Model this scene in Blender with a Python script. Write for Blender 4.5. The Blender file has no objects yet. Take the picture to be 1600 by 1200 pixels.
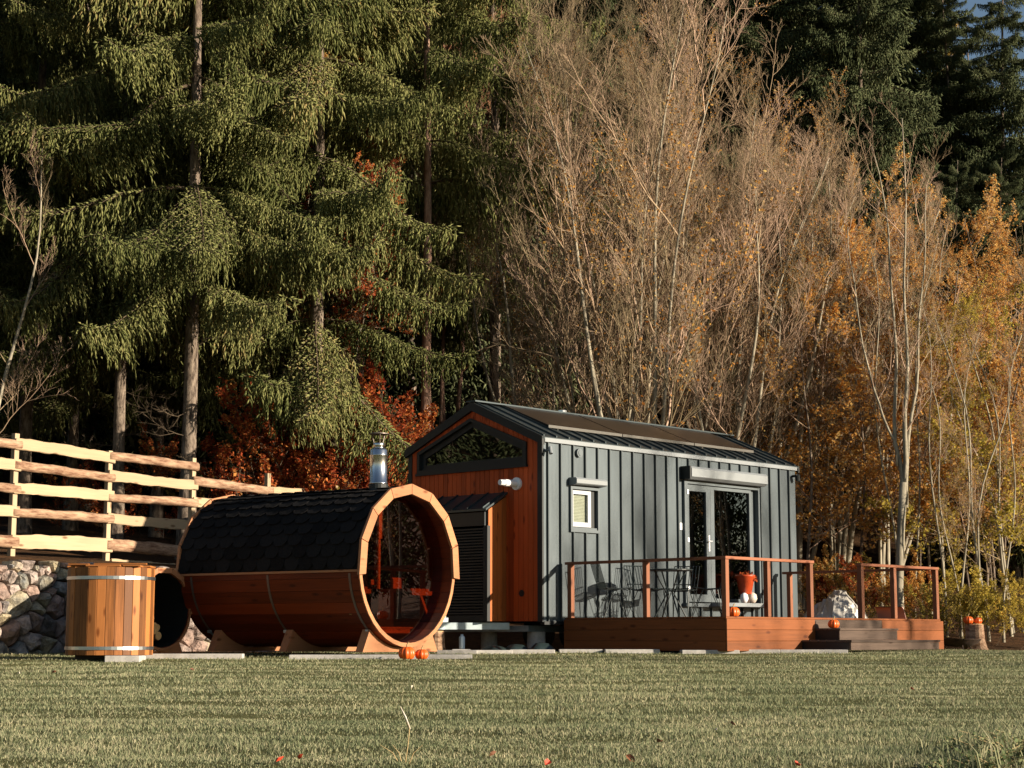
import bpy, bmesh, math, random
import numpy as np
from mathutils import Vector, Matrix
PI = math.pi
scene = bpy.context.scene
col = scene.collection
rnd = random.Random(7)

# ------------------------------------------------------------------ camera, sky, sun, exposure
EYE = (0.0, 0.0, 0.218)
cam_d = bpy.data.cameras.new('camera'); cam = bpy.data.objects.new('camera', cam_d); col.objects.link(cam)
cam.location = EYE; cam.rotation_euler = (PI/2 + 0.1406, 0, 0)
cam_d.sensor_width = 36; cam_d.lens = 36*2795.3/1600; cam_d.clip_start = .1; cam_d.clip_end = 2000
scene.camera = cam
SUN_AZ = math.radians(112); SUN_EL = math.radians(14)
sun_dir = Vector((math.sin(SUN_AZ)*math.cos(SUN_EL), math.cos(SUN_AZ)*math.cos(SUN_EL), math.sin(SUN_EL)))
world = bpy.data.worlds.new('World'); scene.world = world; world.use_nodes = True
wn = world.node_tree.nodes; wl = world.node_tree.links
bg = wn['Background']; sky = wn.new('ShaderNodeTexSky'); sky.sky_type = 'NISHITA'; sky.sun_disc = False
sky.sun_elevation = SUN_EL; sky.sun_rotation = SUN_AZ; sky.altitude = 600; sky.air_density = 1.0; sky.dust_density = .6
wl.new(sky.outputs[0], bg.inputs[0]); bg.inputs[1].default_value = .05
sl = bpy.data.lights.new('sun', 'SUN'); sl.energy = 5.0; sl.angle = math.radians(.6); sl.color = (1.0, .86, .68)
so = bpy.data.objects.new('sun', sl); col.objects.link(so); so.rotation_euler = sun_dir.to_track_quat('Z', 'Y').to_euler()
so.location = (20, 0, 20)
scene.view_settings.view_transform = 'Standard'; scene.view_settings.look = 'None'
scene.view_settings.exposure = 1.12; scene.view_settings.gamma = 1
scene.cycles.max_bounces = 5; scene.cycles.diffuse_bounces = 2; scene.cycles.glossy_bounces = 3; scene.cycles.transparent_max_bounces = 8; scene.cycles.caustics_reflective = False; scene.cycles.caustics_refractive = False
scene.cycles.sample_clamp_indirect = 4

# ------------------------------------------------------------------ materials
def nodes_of(name):
    m = bpy.data.materials.new(name); m.use_nodes = True
    n = m.node_tree.nodes; return m, n, m.node_tree.links, n['Principled BSDF']
def ramp(n, stops, interp='LINEAR'):
    r = n.new('ShaderNodeValToRGB'); e = r.color_ramp; e.interpolation = interp
    while len(e.elements) > 1: e.elements.remove(e.elements[-1])
    e.elements[0].position = stops[0][0]; e.elements[0].color = (*stops[0][1], 1)
    for p, c in stops[1:]:
        k = e.elements.new(p); k.color = (*c, 1)
    return r
def math_node(n, l, op, a, b):
    q = n.new('ShaderNodeMath'); q.operation = op
    for i, v in enumerate((a, b)):
        if isinstance(v, (int, float)): q.inputs[i].default_value = v
        else: l.new(v, q.inputs[i])
    return q.outputs[0]
def coords(n, l, scale, shift=True, kind='Object'):
    tc = n.new('ShaderNodeTexCoord'); mp = n.new('ShaderNodeMapping'); mp.inputs['Scale'].default_value = scale
    l.new(tc.outputs[kind], mp.inputs['Vector'])
    oi = n.new('ShaderNodeObjectInfo')
    if shift:
        q = math_node(n, l, 'MULTIPLY', oi.outputs['Random'], 57.3)
        l.new(q, mp.inputs['Location'])
    return mp.outputs[0], oi.outputs['Random']
def noise(n, l, vec, scale=1, detail=4, rough=.6):
    t = n.new('ShaderNodeTexNoise'); t.inputs['Scale'].default_value = scale; t.inputs['Detail'].default_value = detail
    t.inputs['Roughness'].default_value = rough; l.new(vec, t.inputs['Vector']); return t.outputs['Fac']
def bump(n, l, h, b, strength=.3, dist=.01):
    k = n.new('ShaderNodeBump'); k.inputs['Strength'].default_value = strength; k.inputs['Distance'].default_value = dist
    l.new(h, k.inputs['Height']); l.new(k.outputs[0], b.inputs['Normal'])
def sc(c, k): return tuple(min(1, x*k) for x in c)
def plain(name, c, rough=.6, metal=0, var=.15, scale=(6, 6, 6), bmp=.0, objvar=0.0, spec=.5):
    m, n, l, b = nodes_of(name)
    v, r = coords(n, l, scale)
    f = noise(n, l, v)
    if objvar:
        f = math_node(n, l, 'ADD', f, math_node(n, l, 'MULTIPLY', math_node(n, l, 'SUBTRACT', r, .5), objvar))
    rp = ramp(n, [(.25, sc(c, 1-var)), (.75, sc(c, 1+var))]); l.new(f, rp.inputs[0]); l.new(rp.outputs[0], b.inputs['Base Color'])
    b.inputs['Roughness'].default_value = rough; b.inputs['Metallic'].default_value = metal; b.inputs['Specular IOR Level'].default_value = spec
    if bmp: bump(n, l, f, b, bmp)
    return m
def wood(name, c, axis, dark=.55, rough=.6, objvar=.5, knots=True):
    m, n, l, b = nodes_of(name)
    s = [34, 34, 34]; s['XYZ'.index(axis)] = 1.6
    v, r = coords(n, l, s)
    f = noise(n, l, v, 1, 5, .65)
    s2 = [6, 6, 6]; s2['XYZ'.index(axis)] = 1.2
    v2, _ = coords(n, l, s2)
    g = noise(n, l, v2, 1, 2)
    t = math_node(n, l, 'ADD', math_node(n, l, 'MULTIPLY', f, .6), math_node(n, l, 'MULTIPLY', g, .4))
    t = math_node(n, l, 'ADD', t, math_node(n, l, 'MULTIPLY', math_node(n, l, 'SUBTRACT', r, .5), objvar))
    rp = ramp(n, [(.2, sc(c, dark)), (.5, c), (.8, sc(c, 1.3))]); l.new(t, rp.inputs[0])
    outc = rp.outputs[0]
    if knots:
        s3 = [7, 7, 7]; s3['XYZ'.index(axis)] = 2.6
        v3, _ = coords(n, l, s3)
        vo = n.new('ShaderNodeTexVoronoi'); vo.inputs['Scale'].default_value = 1; l.new(v3, vo.inputs['Vector'])
        k = ramp(n, [(.0, (.25, .16, .1)), (.10, (.45, .36, .3)), (.2, (1, 1, 1))]); l.new(vo.outputs['Distance'], k.inputs[0])
        mx = n.new('ShaderNodeMixRGB'); mx.blend_type = 'MULTIPLY'; mx.inputs[0].default_value = .9
        l.new(outc, mx.inputs[1]); l.new(k.outputs[0], mx.inputs[2]); outc = mx.outputs[0]
    l.new(outc, b.inputs['Base Color']); b.inputs['Roughness'].default_value = rough; b.inputs['Specular IOR Level'].default_value = .22
    bump(n, l, f, b, .25, .004)
    return m
def leafy(name, stops, trans=.35, objvar=.25, clump=.0):
    m, n, l, b = nodes_of(name)
    ge = n.new('ShaderNodeNewGeometry'); oi = n.new('ShaderNodeObjectInfo')
    t = math_node(n, l, 'ADD', math_node(n, l, 'MULTIPLY', ge.outputs['Random Per Island'], 1-objvar), math_node(n, l, 'MULTIPLY', oi.outputs['Random'], objvar))
    if clump:
        mp = n.new('ShaderNodeMapping'); mp.inputs['Scale'].default_value = (.7, 1.0, .5); l.new(ge.outputs['Position'], mp.inputs['Vector']); f = noise(n, l, mp.outputs[0], 1.0, 4, .7)
        t = math_node(n, l, 'ADD', t, math_node(n, l, 'MULTIPLY', math_node(n, l, 'SUBTRACT', f, .5), clump))
    rp = ramp(n, stops); l.new(t, rp.inputs[0])
    d = n.new('ShaderNodeBsdfDiffuse'); tr = n.new('ShaderNodeBsdfTranslucent'); mx = n.new('ShaderNodeMixShader'); mx.inputs[0].default_value = trans
    l.new(rp.outputs[0], d.inputs[0]); l.new(rp.outputs[0], tr.inputs[0]); l.new(d.outputs[0], mx.inputs[1]); l.new(tr.outputs[0], mx.inputs[2])
    l.new(mx.outputs[0], n['Material Output'].inputs[0]); n.remove(b)
    return m
def bark(name, c1, c2, s=(14, 14, 3), rough=.9, bmp=.8):
    m, n, l, b = nodes_of(name)
    v, r = coords(n, l, s)
    f = noise(n, l, v, 1, 5, .7)
    rp = ramp(n, [(.35, c1), (.62, c2)]); l.new(f, rp.inputs[0]); l.new(rp.outputs[0], b.inputs['Base Color'])
    b.inputs['Roughness'].default_value = rough; b.inputs['Specular IOR Level'].default_value = .15
    bump(n, l, f, b, bmp, .03)
    return m
def glass(name, tint, ior=1.5, add=.0, rough=0.0):
    m, n, l, b = nodes_of(name)
    t = n.new('ShaderNodeBsdfTransparent'); t.inputs[0].default_value = (*tint, 1)
    g = n.new('ShaderNodeBsdfGlossy'); g.inputs['Roughness'].default_value = rough
    lw = n.new('ShaderNodeLayerWeight'); lw.inputs[0].default_value = .5
    f = math_node(n, l, 'ADD', math_node(n, l, 'POWER', lw.outputs['Facing'], 4.0), add)
    mx = n.new('ShaderNodeMixShader'); l.new(f, mx.inputs[0])
    l.new(t.outputs[0], mx.inputs[1]); l.new(g.outputs[0], mx.inputs[2]); l.new(mx.outputs[0], n['Material Output'].inputs[0]); n.remove(b)
    return m

M = {}
RED = (.46, .075, .015); BODY = (.17, .028, .006); NEWW = (.40, .18, .085); TUB = (.33, .125, .036); DECK = (.20, .062, .017); OLD = (.10, .07, .053)
M['gable'] = wood('stained_cladding', RED, 'Z', .6, .55, .45)
M['gable_side'] = wood('stained_cladding_side', (.38, .105, .022), 'Z', .6, .5, .45)
M['stave'] = wood('stained_stave', BODY, 'X', .5, .5, .6)
M['newx'] = wood('planed_spruce', NEWW, 'X', .8, .6, .35)
M['newy'] = wood('planed_spruce_cross', NEWW, 'Y', .8, .6, .35)
M['tub'] = wood('oiled_larch_stave', TUB, 'Z', .38, .55, .7)
M['tubx'] = wood('oiled_larch_board', TUB, 'X', .6, .5, .4)
M['deckx'] = wood('oiled_deck_board', DECK, 'X', .6, .55, .3)
M['decky'] = wood('oiled_deck_board_cross', DECK, 'Y', .6, .55, .3)
M['post'] = wood('brown_post', (.22, .085, .042), 'Z', .65, .6, .3)
M['railx'] = wood('brown_rail', (.27, .10, .05), 'X', .7, .55, .2)
M['raily'] = wood('brown_rail_cross', (.22, .085, .042), 'Y', .7, .55, .2)
M['oldx'] = wood('weathered_board', OLD, 'X', .4, .8, .4)
M['oldy'] = wood('weathered_board_cross', OLD, 'Y', .4, .8, .4)
M['sawn'] = wood('raw_sawn_fence', (.40, .295, .18), 'X', .8, .7, .25)
M['sawnz'] = wood('raw_sawn_post', (.40, .30, .19), 'Z', .8, .7, .25)
M['log'] = bark('barky_log', (.13, .06, .035), (.42, .28, .18), (3.2, 16, 16), .85, .5)
M['metal'] = plain('anthracite_sheet', (.088, .108, .118), .36, .45, .22, (3.5, 3.5, .7), .35, .5)
M['seam'] = plain('anthracite_seam', (.07, .085, .09), .4, .5, .1)
M['roofm'] = plain('roof_sheet', (.05, .065, .07), .35, .5, .12, (2, 2, 2), 0, .3)
M['trim'] = plain('black_trim', (.006, .009, .009), .6, 0, .2)
M['frame'] = plain('grey_frame', (.09, .11, .12), .45, .2, .05)
M['lframe'] = plain('light_grey_frame', (.20, .22, .23), .45, .1, .05)
M['slat'] = plain('black_slat', (.014, .018, .02), .4, .3, .2)
M['white'] = plain('white_enamel', (.82, .83, .85), .35, 0, .04)
M['sash'] = plain('pale_sash', (.42, .44, .46), .4, 0, .04)
M['blind'] = plain('pale_blind', (.5, .47, .38), .7, 0, .08)
M['steel'] = plain('brushed_steel', (.62, .62, .62), .22, 1, .08, (20, 20, 1))
M['band'] = plain('steel_band', (.5, .52, .53), .35, 1, .12, (4, 4, 4))
M['dband'] = plain('dull_band', (.16, .13, .11), .5, .6, .25, (6, 6, 6))
M['galv'] = plain('galvanised_steel', (.30, .36, .38), .45, .6, .2, (9, 9, 9))
M['solar'] = plain('solar_cell', (.018, .013, .010), .28, 0, .25, (3, 3, 3))
M['alu'] = plain('aluminium_edge', (.075, .07, .06), .5, .4, .1)
M['shingle'] = plain('bitumen_shingle', (.014, .013, .013), .95, 0, .35, (40, 40, 40), .4, .5, .1)
M['blackwire'] = plain('black_wire', (.012, .02, .02), .45, .2, .1)
M['stove'] = plain('stove_iron', (.02, .017, .015), .6, .3, .2)
M['brass'] = plain('warm_pipe', (.6, .42, .22), .3, 1, .08)
M['bench'] = wood('sauna_bench', (.52, .28, .09), 'X', .8, .6, .2)
M['inner'] = wood('sauna_inner', (.17, .05, .024), 'X', .7, .6, .4)
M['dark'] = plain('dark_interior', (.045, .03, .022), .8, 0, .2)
M['floor'] = plain('interior_floor', (.12, .07, .04), .6, 0, .2)
M['glass'] = glass('window_glass', (.62, .66, .64), 1.5, .12)
M['bronze'] = glass('bronze_glass', (.70, .42, .32), 1.4, .20)
M['pane2'] = glass('small_window_glass', (.85, .88, .86), 1.45, .02)
M['concrete'] = plain('concrete', (.42, .40, .37), .9, 0, .25, (12, 12, 12), .3)
M['pumpkin'] = plain('pumpkin_skin', (.72, .115, .012), .42, 0, .25, (9, 9, 9), .1)
M['stem'] = plain('dry_stem', (.36, .26, .12), .8)
M['planter'] = plain('orange_planter', (.42, .055, .012), .45, 0, .2, (10, 10, 10), .1)
M['rpot'] = plain('red_pot', (.42, .04, .02), .45)
M['cream'] = plain('cream_glaze', (.62, .55, .47), .4, 0, .2)
M['tarp'] = plain('silver_tarp', (.50, .47, .42), .45, .3, .12, (4, 4, 4))
M['pink'] = plain('pink_plastic', (.82, .48, .43), .5, 0, .1)
M['rust'] = plain('rusty_iron', (.07, .045, .033), .8, .4, .5, (14, 14, 14), .3)
M['endgrain'] = plain('cut_wood_end', (.70, .46, .20), .8, 0, .2, (20, 20, 20))
M['bag'] = plain('dark_plastic', (.015, .025, .025), .35)
M['bottle'] = plain('pale_canister', (.50, .60, .66), .4)
M['fabric'] = plain('quilt', (.48, .46, .38), .9, 0, .5, (22, 22, 22))
# stone
def stone_mat():
    m, n, l, b = nodes_of('field_stone')
    v, r = coords(n, l, (7, 7, 7)); f = noise(n, l, v, 1, 6, .7)
    v2, _ = coords(n, l, (2.2, 2.2, 2.2)); g = noise(n, l, v2, 1, 3)
    t = math_node(n, l, 'ADD', r, math_node(n, l, 'MULTIPLY', math_node(n, l, 'SUBTRACT', g, .5), .35))
    rp = ramp(n, [(.0, (.17, .145, .13)), (.15, (.42, .29, .24)), (.3, (.22, .25, .26)), (.45, (.52, .40, .34)), (.58, (.18, .20, .21)), (.7, (.50, .43, .28)), (.82, (.42, .36, .33)), (1, (.30, .22, .19))]); l.new(t, rp.inputs[0])
    k = ramp(n, [(.34, (.40, .37, .35)), (.5, (.9, .88, .85)), (.68, (1.5, 1.4, 1.3))]); l.new(f, k.inputs[0])
    mx = n.new('ShaderNodeMixRGB'); mx.blend_type = 'MULTIPLY'; mx.inputs[0].default_value = 1
    l.new(rp.outputs[0], mx.inputs[1]); l.new(k.outputs[0], mx.inputs[2]); l.new(mx.outputs[0], b.inputs['Base Color']); b.inputs['Roughness'].default_value = .85
    bump(n, l, f, b, 1.0, .07); return m
M['stone'] = stone_mat()
def ground_mat(name, stops, s, s2):
    m, n, l, b = nodes_of(name)
    tc = n.new('ShaderNodeNewGeometry')
    f = noise(n, l, tc.outputs['Position'], s, 6, .75); g = noise(n, l, tc.outputs['Position'], s2, 3)
    t = math_node(n, l, 'ADD', math_node(n, l, 'MULTIPLY', f, .6), math_node(n, l, 'MULTIPLY', g, .4))
    rp = ramp(n, stops); l.new(t, rp.inputs[0]); l.new(rp.outputs[0], b.inputs['Base Color']); b.inputs['Roughness'].default_value = .95; b.inputs['Specular IOR Level'].default_value = .1
    bump(n, l, f, b, .9, .05); return m
M['lawn'] = ground_mat('lawn_soil', [(.3, (.06, .06, .025)), (.55, (.13, .13, .05)), (.7, (.20, .18, .08))], 22, .5)
M['floor_f'] = ground_mat('forest_floor', [(.3, (.018, .011, .006)), (.5, (.06, .032, .015)), (.7, (.15, .07, .028))], 6, .7)
M['grass'] = leafy('grass_blade', [(.0, (.115, .145, .075)), (.35, (.24, .265, .15)), (.7, (.37, .37, .215)), (1, (.52, .47, .30))], .4, 0, 1.5)
M['needle'] = leafy('spruce_needle', [(0, (.06, .078, .026)), (.45, (.185, .20, .072)), (.85, (.33, .325, .13)), (1, (.43, .31, .14))], .35, .35)
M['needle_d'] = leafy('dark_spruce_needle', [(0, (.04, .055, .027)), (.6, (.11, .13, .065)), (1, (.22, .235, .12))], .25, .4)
M['leafbrown'] = plain('brown_leaf', (.16, .06, .025), .7)
M['leafred'] = plain('red_leaf_fallen', (.42, .045, .015), .6)
M['needle_l'] = leafy('larch_needle', [(0, (.36, .24, .05)), (1, (.60, .42, .12))], .3, .3)
M['lf_orange'] = leafy('orange_leaf', [(0, (.34, .11, .025)), (.3, (.56, .26, .06)), (.6, (.70, .41, .12)), (.85, (.72, .53, .21)), (1, (.42, .36, .12))], .5, .35)
M['lf_red'] = leafy('red_leaf', [(0, (.17, .028, .018)), (.4, (.36, .075, .03)), (.7, (.55, .17, .05)), (1, (.64, .36, .10))], .4, .4)
M['lf_yellow'] = leafy('yellow_leaf', [(0, (.20, .17, .03)), (.4, (.42, .33, .06)), (.8, (.60, .44, .09)), (1, (.56, .26, .05))], .4, .35)
M['lf_olive'] = leafy('olive_leaf', [(0, (.09, .085, .02)), (.4, (.26, .21, .055)), (.8, (.46, .33, .09)), (1, (.55, .33, .08))], .4, .35)
M['lf_green'] = leafy('weed_leaf', [(0, (.10, .14, .06)), (.5, (.22, .27, .13)), (1, (.40, .41, .22))], .45, .2)
M['bark_s'] = bark('spruce_bark', (.05, .036, .028), (.24, .19, .145), (16, 16, 5))
M['bark_p'] = bark('pinkish_bark', (.16, .085, .06), (.46, .30, .22), (16, 16, 4))
M['bark_g'] = bark('smooth_grey_bark', (.17, .15, .11), (.36, .32, .24), (12, 12, 2.2), .8, .2)
def twig_mat():
    m, n, l, q = nodes_of('tan_twig')
    ge = n.new('ShaderNodeNewGeometry'); oi = n.new('ShaderNodeObjectInfo'); f = noise(n, l, ge.outputs['Position'], .45, 2)
    t = math_node(n, l, 'ADD', math_node(n, l, 'MULTIPLY', oi.outputs['Random'], .5), math_node(n, l, 'MULTIPLY', f, .5))
    rp = ramp(n, [(.2, (.15, .12, .07)), (.4, (.25, .19, .115)), (.55, (.32, .225, .148)), (.75, (.40, .275, .20))]); l.new(t, rp.inputs[0]); l.new(rp.outputs[0], q.inputs['Base Color']); q.inputs['Roughness'].default_value = .85; q.inputs['Specular IOR Level'].default_value = .1
    return m
M['twig'] = twig_mat()
M['twig_r'] = plain('russet_twig', (.30, .15, .085), .85, 0, .3, (1, 1, 1), 0, .4, .1)
M['twig_d'] = plain('dark_twig', (.10, .075, .05), .9, 0, .3, (1, 1, 1), 0, .3, .1)

# ------------------------------------------------------------------ mesh helpers
class MB:
    def __init__(s): s.v = []; s.f = []
    def add(s, vs, fs):
        o = len(s.v); s.v += [tuple(p) for p in vs]; s.f += [tuple(i+o for i in q) for q in fs]; return s
    def box(s, x0, x1, y0, y1, z0, z1):
        return s.add([(x0,y0,z0),(x1,y0,z0),(x1,y1,z0),(x0,y1,z0),(x0,y0,z1),(x1,y0,z1),(x1,y1,z1),(x0,y1,z1)],
                     [(3,2,1,0),(4,5,6,7),(0,1,5,4),(1,2,6,5),(2,3,7,6),(3,0,4,7)])
    def prism(s, poly, vec):
        n = len(poly); a = [Vector(p) for p in poly]; b = [p+Vector(vec) for p in a]
        nrm = sum(((a[i]-a[0]).cross(a[(i+1) % n]-a[0]) for i in range(1, n)), Vector())
        flip = nrm.dot(Vector(vec)) > 0
        fs = [tuple(range(n))[::-1], tuple(range(n, 2*n))] if flip else [tuple(range(n)), tuple(range(n, 2*n))[::-1]]
        for i in range(n):
            j = (i+1) % n
            fs.append((i, j, n+j, n+i) if flip else (i, n+i, n+j, j))
        return s.add(a+b, fs)
    def tube(s, path, r, n=8, caps=True):
        path = [Vector(p) for p in path]; rs = r if isinstance(r, (list, tuple)) else [r]*len(path)
        vs = []; N = len(path); ref = None
        for i, p in enumerate(path):
            d = (path[min(i+1, N-1)]-path[max(i-1, 0)]).normalized()
            if ref is None: ref = Vector((1,0,0)) if abs(d.x) < .8 else Vector((0,1,0))
            a = (ref-d*ref.dot(d)).normalized(); ref = a; b = d.cross(a)
            for k in range(n):
                t = 2*PI*k/n; vs.append(p+(a*math.cos(t)+b*math.sin(t))*rs[i])
        fs = [(i*n+k, i*n+(k+1) % n, (i+1)*n+(k+1) % n, (i+1)*n+k) for i in range(N-1) for k in range(n)]
        if caps: fs += [tuple(range(n))[::-1], tuple(range((N-1)*n, N*n))]
        return s.add(vs, fs)
    def lathe(s, prof, n=24, c=(0,0,0), squash=None):
        vs = []; fs = []
        for r, z in prof:
            for k in range(n):
                t = 2*PI*k/n; q = squash(t) if squash else 1
                vs.append((c[0]+r*q*math.cos(t), c[1]+r*q*math.sin(t), c[2]+z))
        m = len(prof)
        fs = [(i*n+k, i*n+(k+1) % n, (i+1)*n+(k+1) % n, (i+1)*n+k) for i in range(m-1) for k in range(n)]
        fs += [tuple(range(n))[::-1], tuple(range((m-1)*n, m*n))]
        return s.add(vs, fs)
    def mesh(s, name, smooth=False):
        me = bpy.data.meshes.new(name); me.from_pydata(s.v, [], s.f); me.update()
        if smooth: me.polygons.foreach_set('use_smooth', [True]*len(me.polygons))
        return me
    def build(s, name, m, parent=None, smooth=False, bevel=0):
        return put(name, s.mesh(name, smooth), m, parent, bevel=bevel)
def put(name, me, m=None, parent=None, loc=None, rotz=None, scale=None, override=None, bevel=0, mw=None):
    o = bpy.data.objects.new(name, me); col.objects.link(o)
    if m is not None and me is not None and not me.materials:
        for q in (m if isinstance(m, (list, tuple)) else [m]): me.materials.append(M[q] if isinstance(q, str) else q)
    if parent is not None: o.parent = parent
    if mw is not None: o.matrix_local = mw
    if loc is not None: o.location = loc
    if rotz is not None: o.rotation_euler = (0, 0, rotz) if not isinstance(rotz, (tuple, list)) else rotz
    if scale is not None: o.scale = (scale,)*3 if isinstance(scale, (int, float)) else scale
    if override:
        for i, q in override.items():
            o.material_slots[i].link = 'OBJECT'; o.material_slots[i].material = M[q]
    if bevel:
        b = o.modifiers.new('bevel', 'BEVEL'); b.width = bevel; b.segments = 2; b.limit_method = 'ANGLE'
    return o
def tag(o, label=None, cat=None, group=None, kind=None):
    if label: o['label'] = label
    if cat: o['category'] = cat
    if group: o['group'] = group
    if kind: o['kind'] = kind
    return o
def empty(name, loc=(0,0,0), rotz=0, parent=None):
    o = bpy.data.objects.new(name, None); col.objects.link(o); o.location = loc; o.rotation_euler = (0, 0, rotz); o.empty_display_size = .2
    if parent: o.parent = parent
    return o
def np_mesh(name, V, F, mats, midx=None, smooth=False):
    """V (n,3); F list of int arrays (m,3) or (m,4)"""
    me = bpy.data.meshes.new(name); V = np.asarray(V, np.float32)
    me.vertices.add(len(V)); me.vertices.foreach_set('co', V.ravel())
    tot = np.concatenate([np.full(len(f), f.shape[1], np.int32) for f in F]); idx = np.concatenate([f.ravel() for f in F]).astype(np.int32)
    me.loops.add(len(idx)); me.loops.foreach_set('vertex_index', idx)
    me.polygons.add(len(tot)); st = np.concatenate([[0], np.cumsum(tot)[:-1]]).astype(np.int32)
    me.polygons.foreach_set('loop_start', st); me.polygons.foreach_set('loop_total', tot)
    if midx is not None: me.polygons.foreach_set('material_index', np.asarray(midx, np.int32))
    if smooth: me.polygons.foreach_set('use_smooth', np.ones(len(tot), bool))
    for q in mats: me.materials.append(M[q])
    me.update(calc_edges=True); return me

# ------------------------------------------------------------------ ground
YS = np.array([-60, -20, 0, 4, 9, 16, 22, 25, 31, 60]); ZS = np.array([-2.4, -1.6, -1.0, -.75, -.40, -.20, -.07, 0.0, 0.0, 0.0])
def sstep(a, b, x):
    t = np.clip((x-a)/(b-a), 0, 1); return t*t*(3-2*t)
WP, WU, WN = np.array([-7.0, 24.4]), np.array([.531, .847]), np.array([-.847, .531])   # stone wall line, its run and the uphill normal
def base_z(x, y):
    x = np.asarray(x, float); y = np.asarray(y, float)
    z = np.interp(y, YS, ZS)+.13*np.clip(y-31.5, 0, 12)+.34*np.clip(y-43.5, 0, 60)
    lump = np.sin(y*5.3+1.9*np.sin(x*.55)+x*.35)*.5+np.sin(y*9.7-x*1.1+1.3*np.sin(x*1.3+2))*.3+np.sin(x*2.9+y*1.7)*.35
    z = z+.013*lump*(1-sstep(24, 26, y))*sstep(2, 7, y)
    return z+.03*np.sin(x*1.7+y*.6)*np.sin(y*1.1-x*.4)*sstep(26, 32, y)
def terr_z(t, d):
    w = .06+.35*np.clip(t-5.5, 0, 20)
    return (1.19+.13*np.clip(d, 0, 25)+.2*np.clip(d-12, 0, 60))*sstep(.03, .03+w, d)
def ground_z(x, y):
    x = np.asarray(x, float); y = np.asarray(y, float); rx, ry = x-WP[0], y-WP[1]
    t = rx*WU[0]+ry*WU[1]; d = rx*WN[0]+ry*WN[1]
    return np.maximum(base_z(x, y), np.where(d > .03, terr_z(t, d), -9))
def gz1(x, y): return float(ground_z(x, y))
def heightfield(name, xs, ys, m, dz=0.0):
    X, Y = np.meshgrid(xs, ys); Z = base_z(X, Y)+dz
    V = np.stack([X.ravel(), Y.ravel(), Z.ravel()], 1); nx = len(xs); i = np.arange(len(ys)-1)[:, None]*nx+np.arange(nx-1)[None]
    i = i.ravel(); F = np.stack([i, i+1, i+1+nx, i+nx], 1)
    return np_mesh(name, V, [F], [m], smooth=True)
xs = np.unique(np.concatenate([np.linspace(-400, -40, 10), np.linspace(-40, -10, 31), np.linspace(-9.75, 10, 80), np.linspace(11, 40, 30), np.linspace(40, 400, 10)]))
lawn = put('lawn', heightfield('lawn', xs, np.concatenate([np.linspace(-60, 0, 7), np.linspace(1, 7, 12), np.linspace(7.15, 25.6, 124), [25.9, 25.97]]), 'lawn')); tag(lawn, kind='structure')
ff = put('forest_floor', heightfield('forest_floor', xs, np.concatenate([[25.97, 26.05], np.linspace(26.5, 60, 68), np.linspace(62, 160, 20), [300, 600]]), 'floor_f')); tag(ff, kind='structure')
tt = np.linspace(-30, 40, 141); dd = np.concatenate([[.09, .2, .4, .7], np.linspace(1, 12, 23), np.linspace(13, 60, 24)]); T_, D_ = np.meshgrid(tt, dd)
Vt = np.stack([WP[0]+T_*WU[0]+D_*WN[0], WP[1]+T_*WU[1]+D_*WN[1], terr_z(T_, D_)+.02*np.sin(T_*5.1)*np.sin(D_*6.3)], -1).reshape(-1, 3); it = (np.arange(len(dd)-1)[:, None]*len(tt)+np.arange(len(tt)-1)[None]).ravel()
tag(put('terrace_bank', np_mesh('terrace_bank', Vt, [np.stack([it, it+1, it+1+len(tt), it+len(tt)], 1)], ['floor_f'], smooth=True)), kind='structure')
# lawn tongue that runs on past the stair to the forest edge on the right
xs2 = np.linspace(2.5, 16, 28); lw2 = put('lawn_edge', heightfield('lawn_edge', xs2, np.linspace(25.9, 30.6, 12), 'lawn', .006)); tag(lw2, kind='structure')

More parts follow.
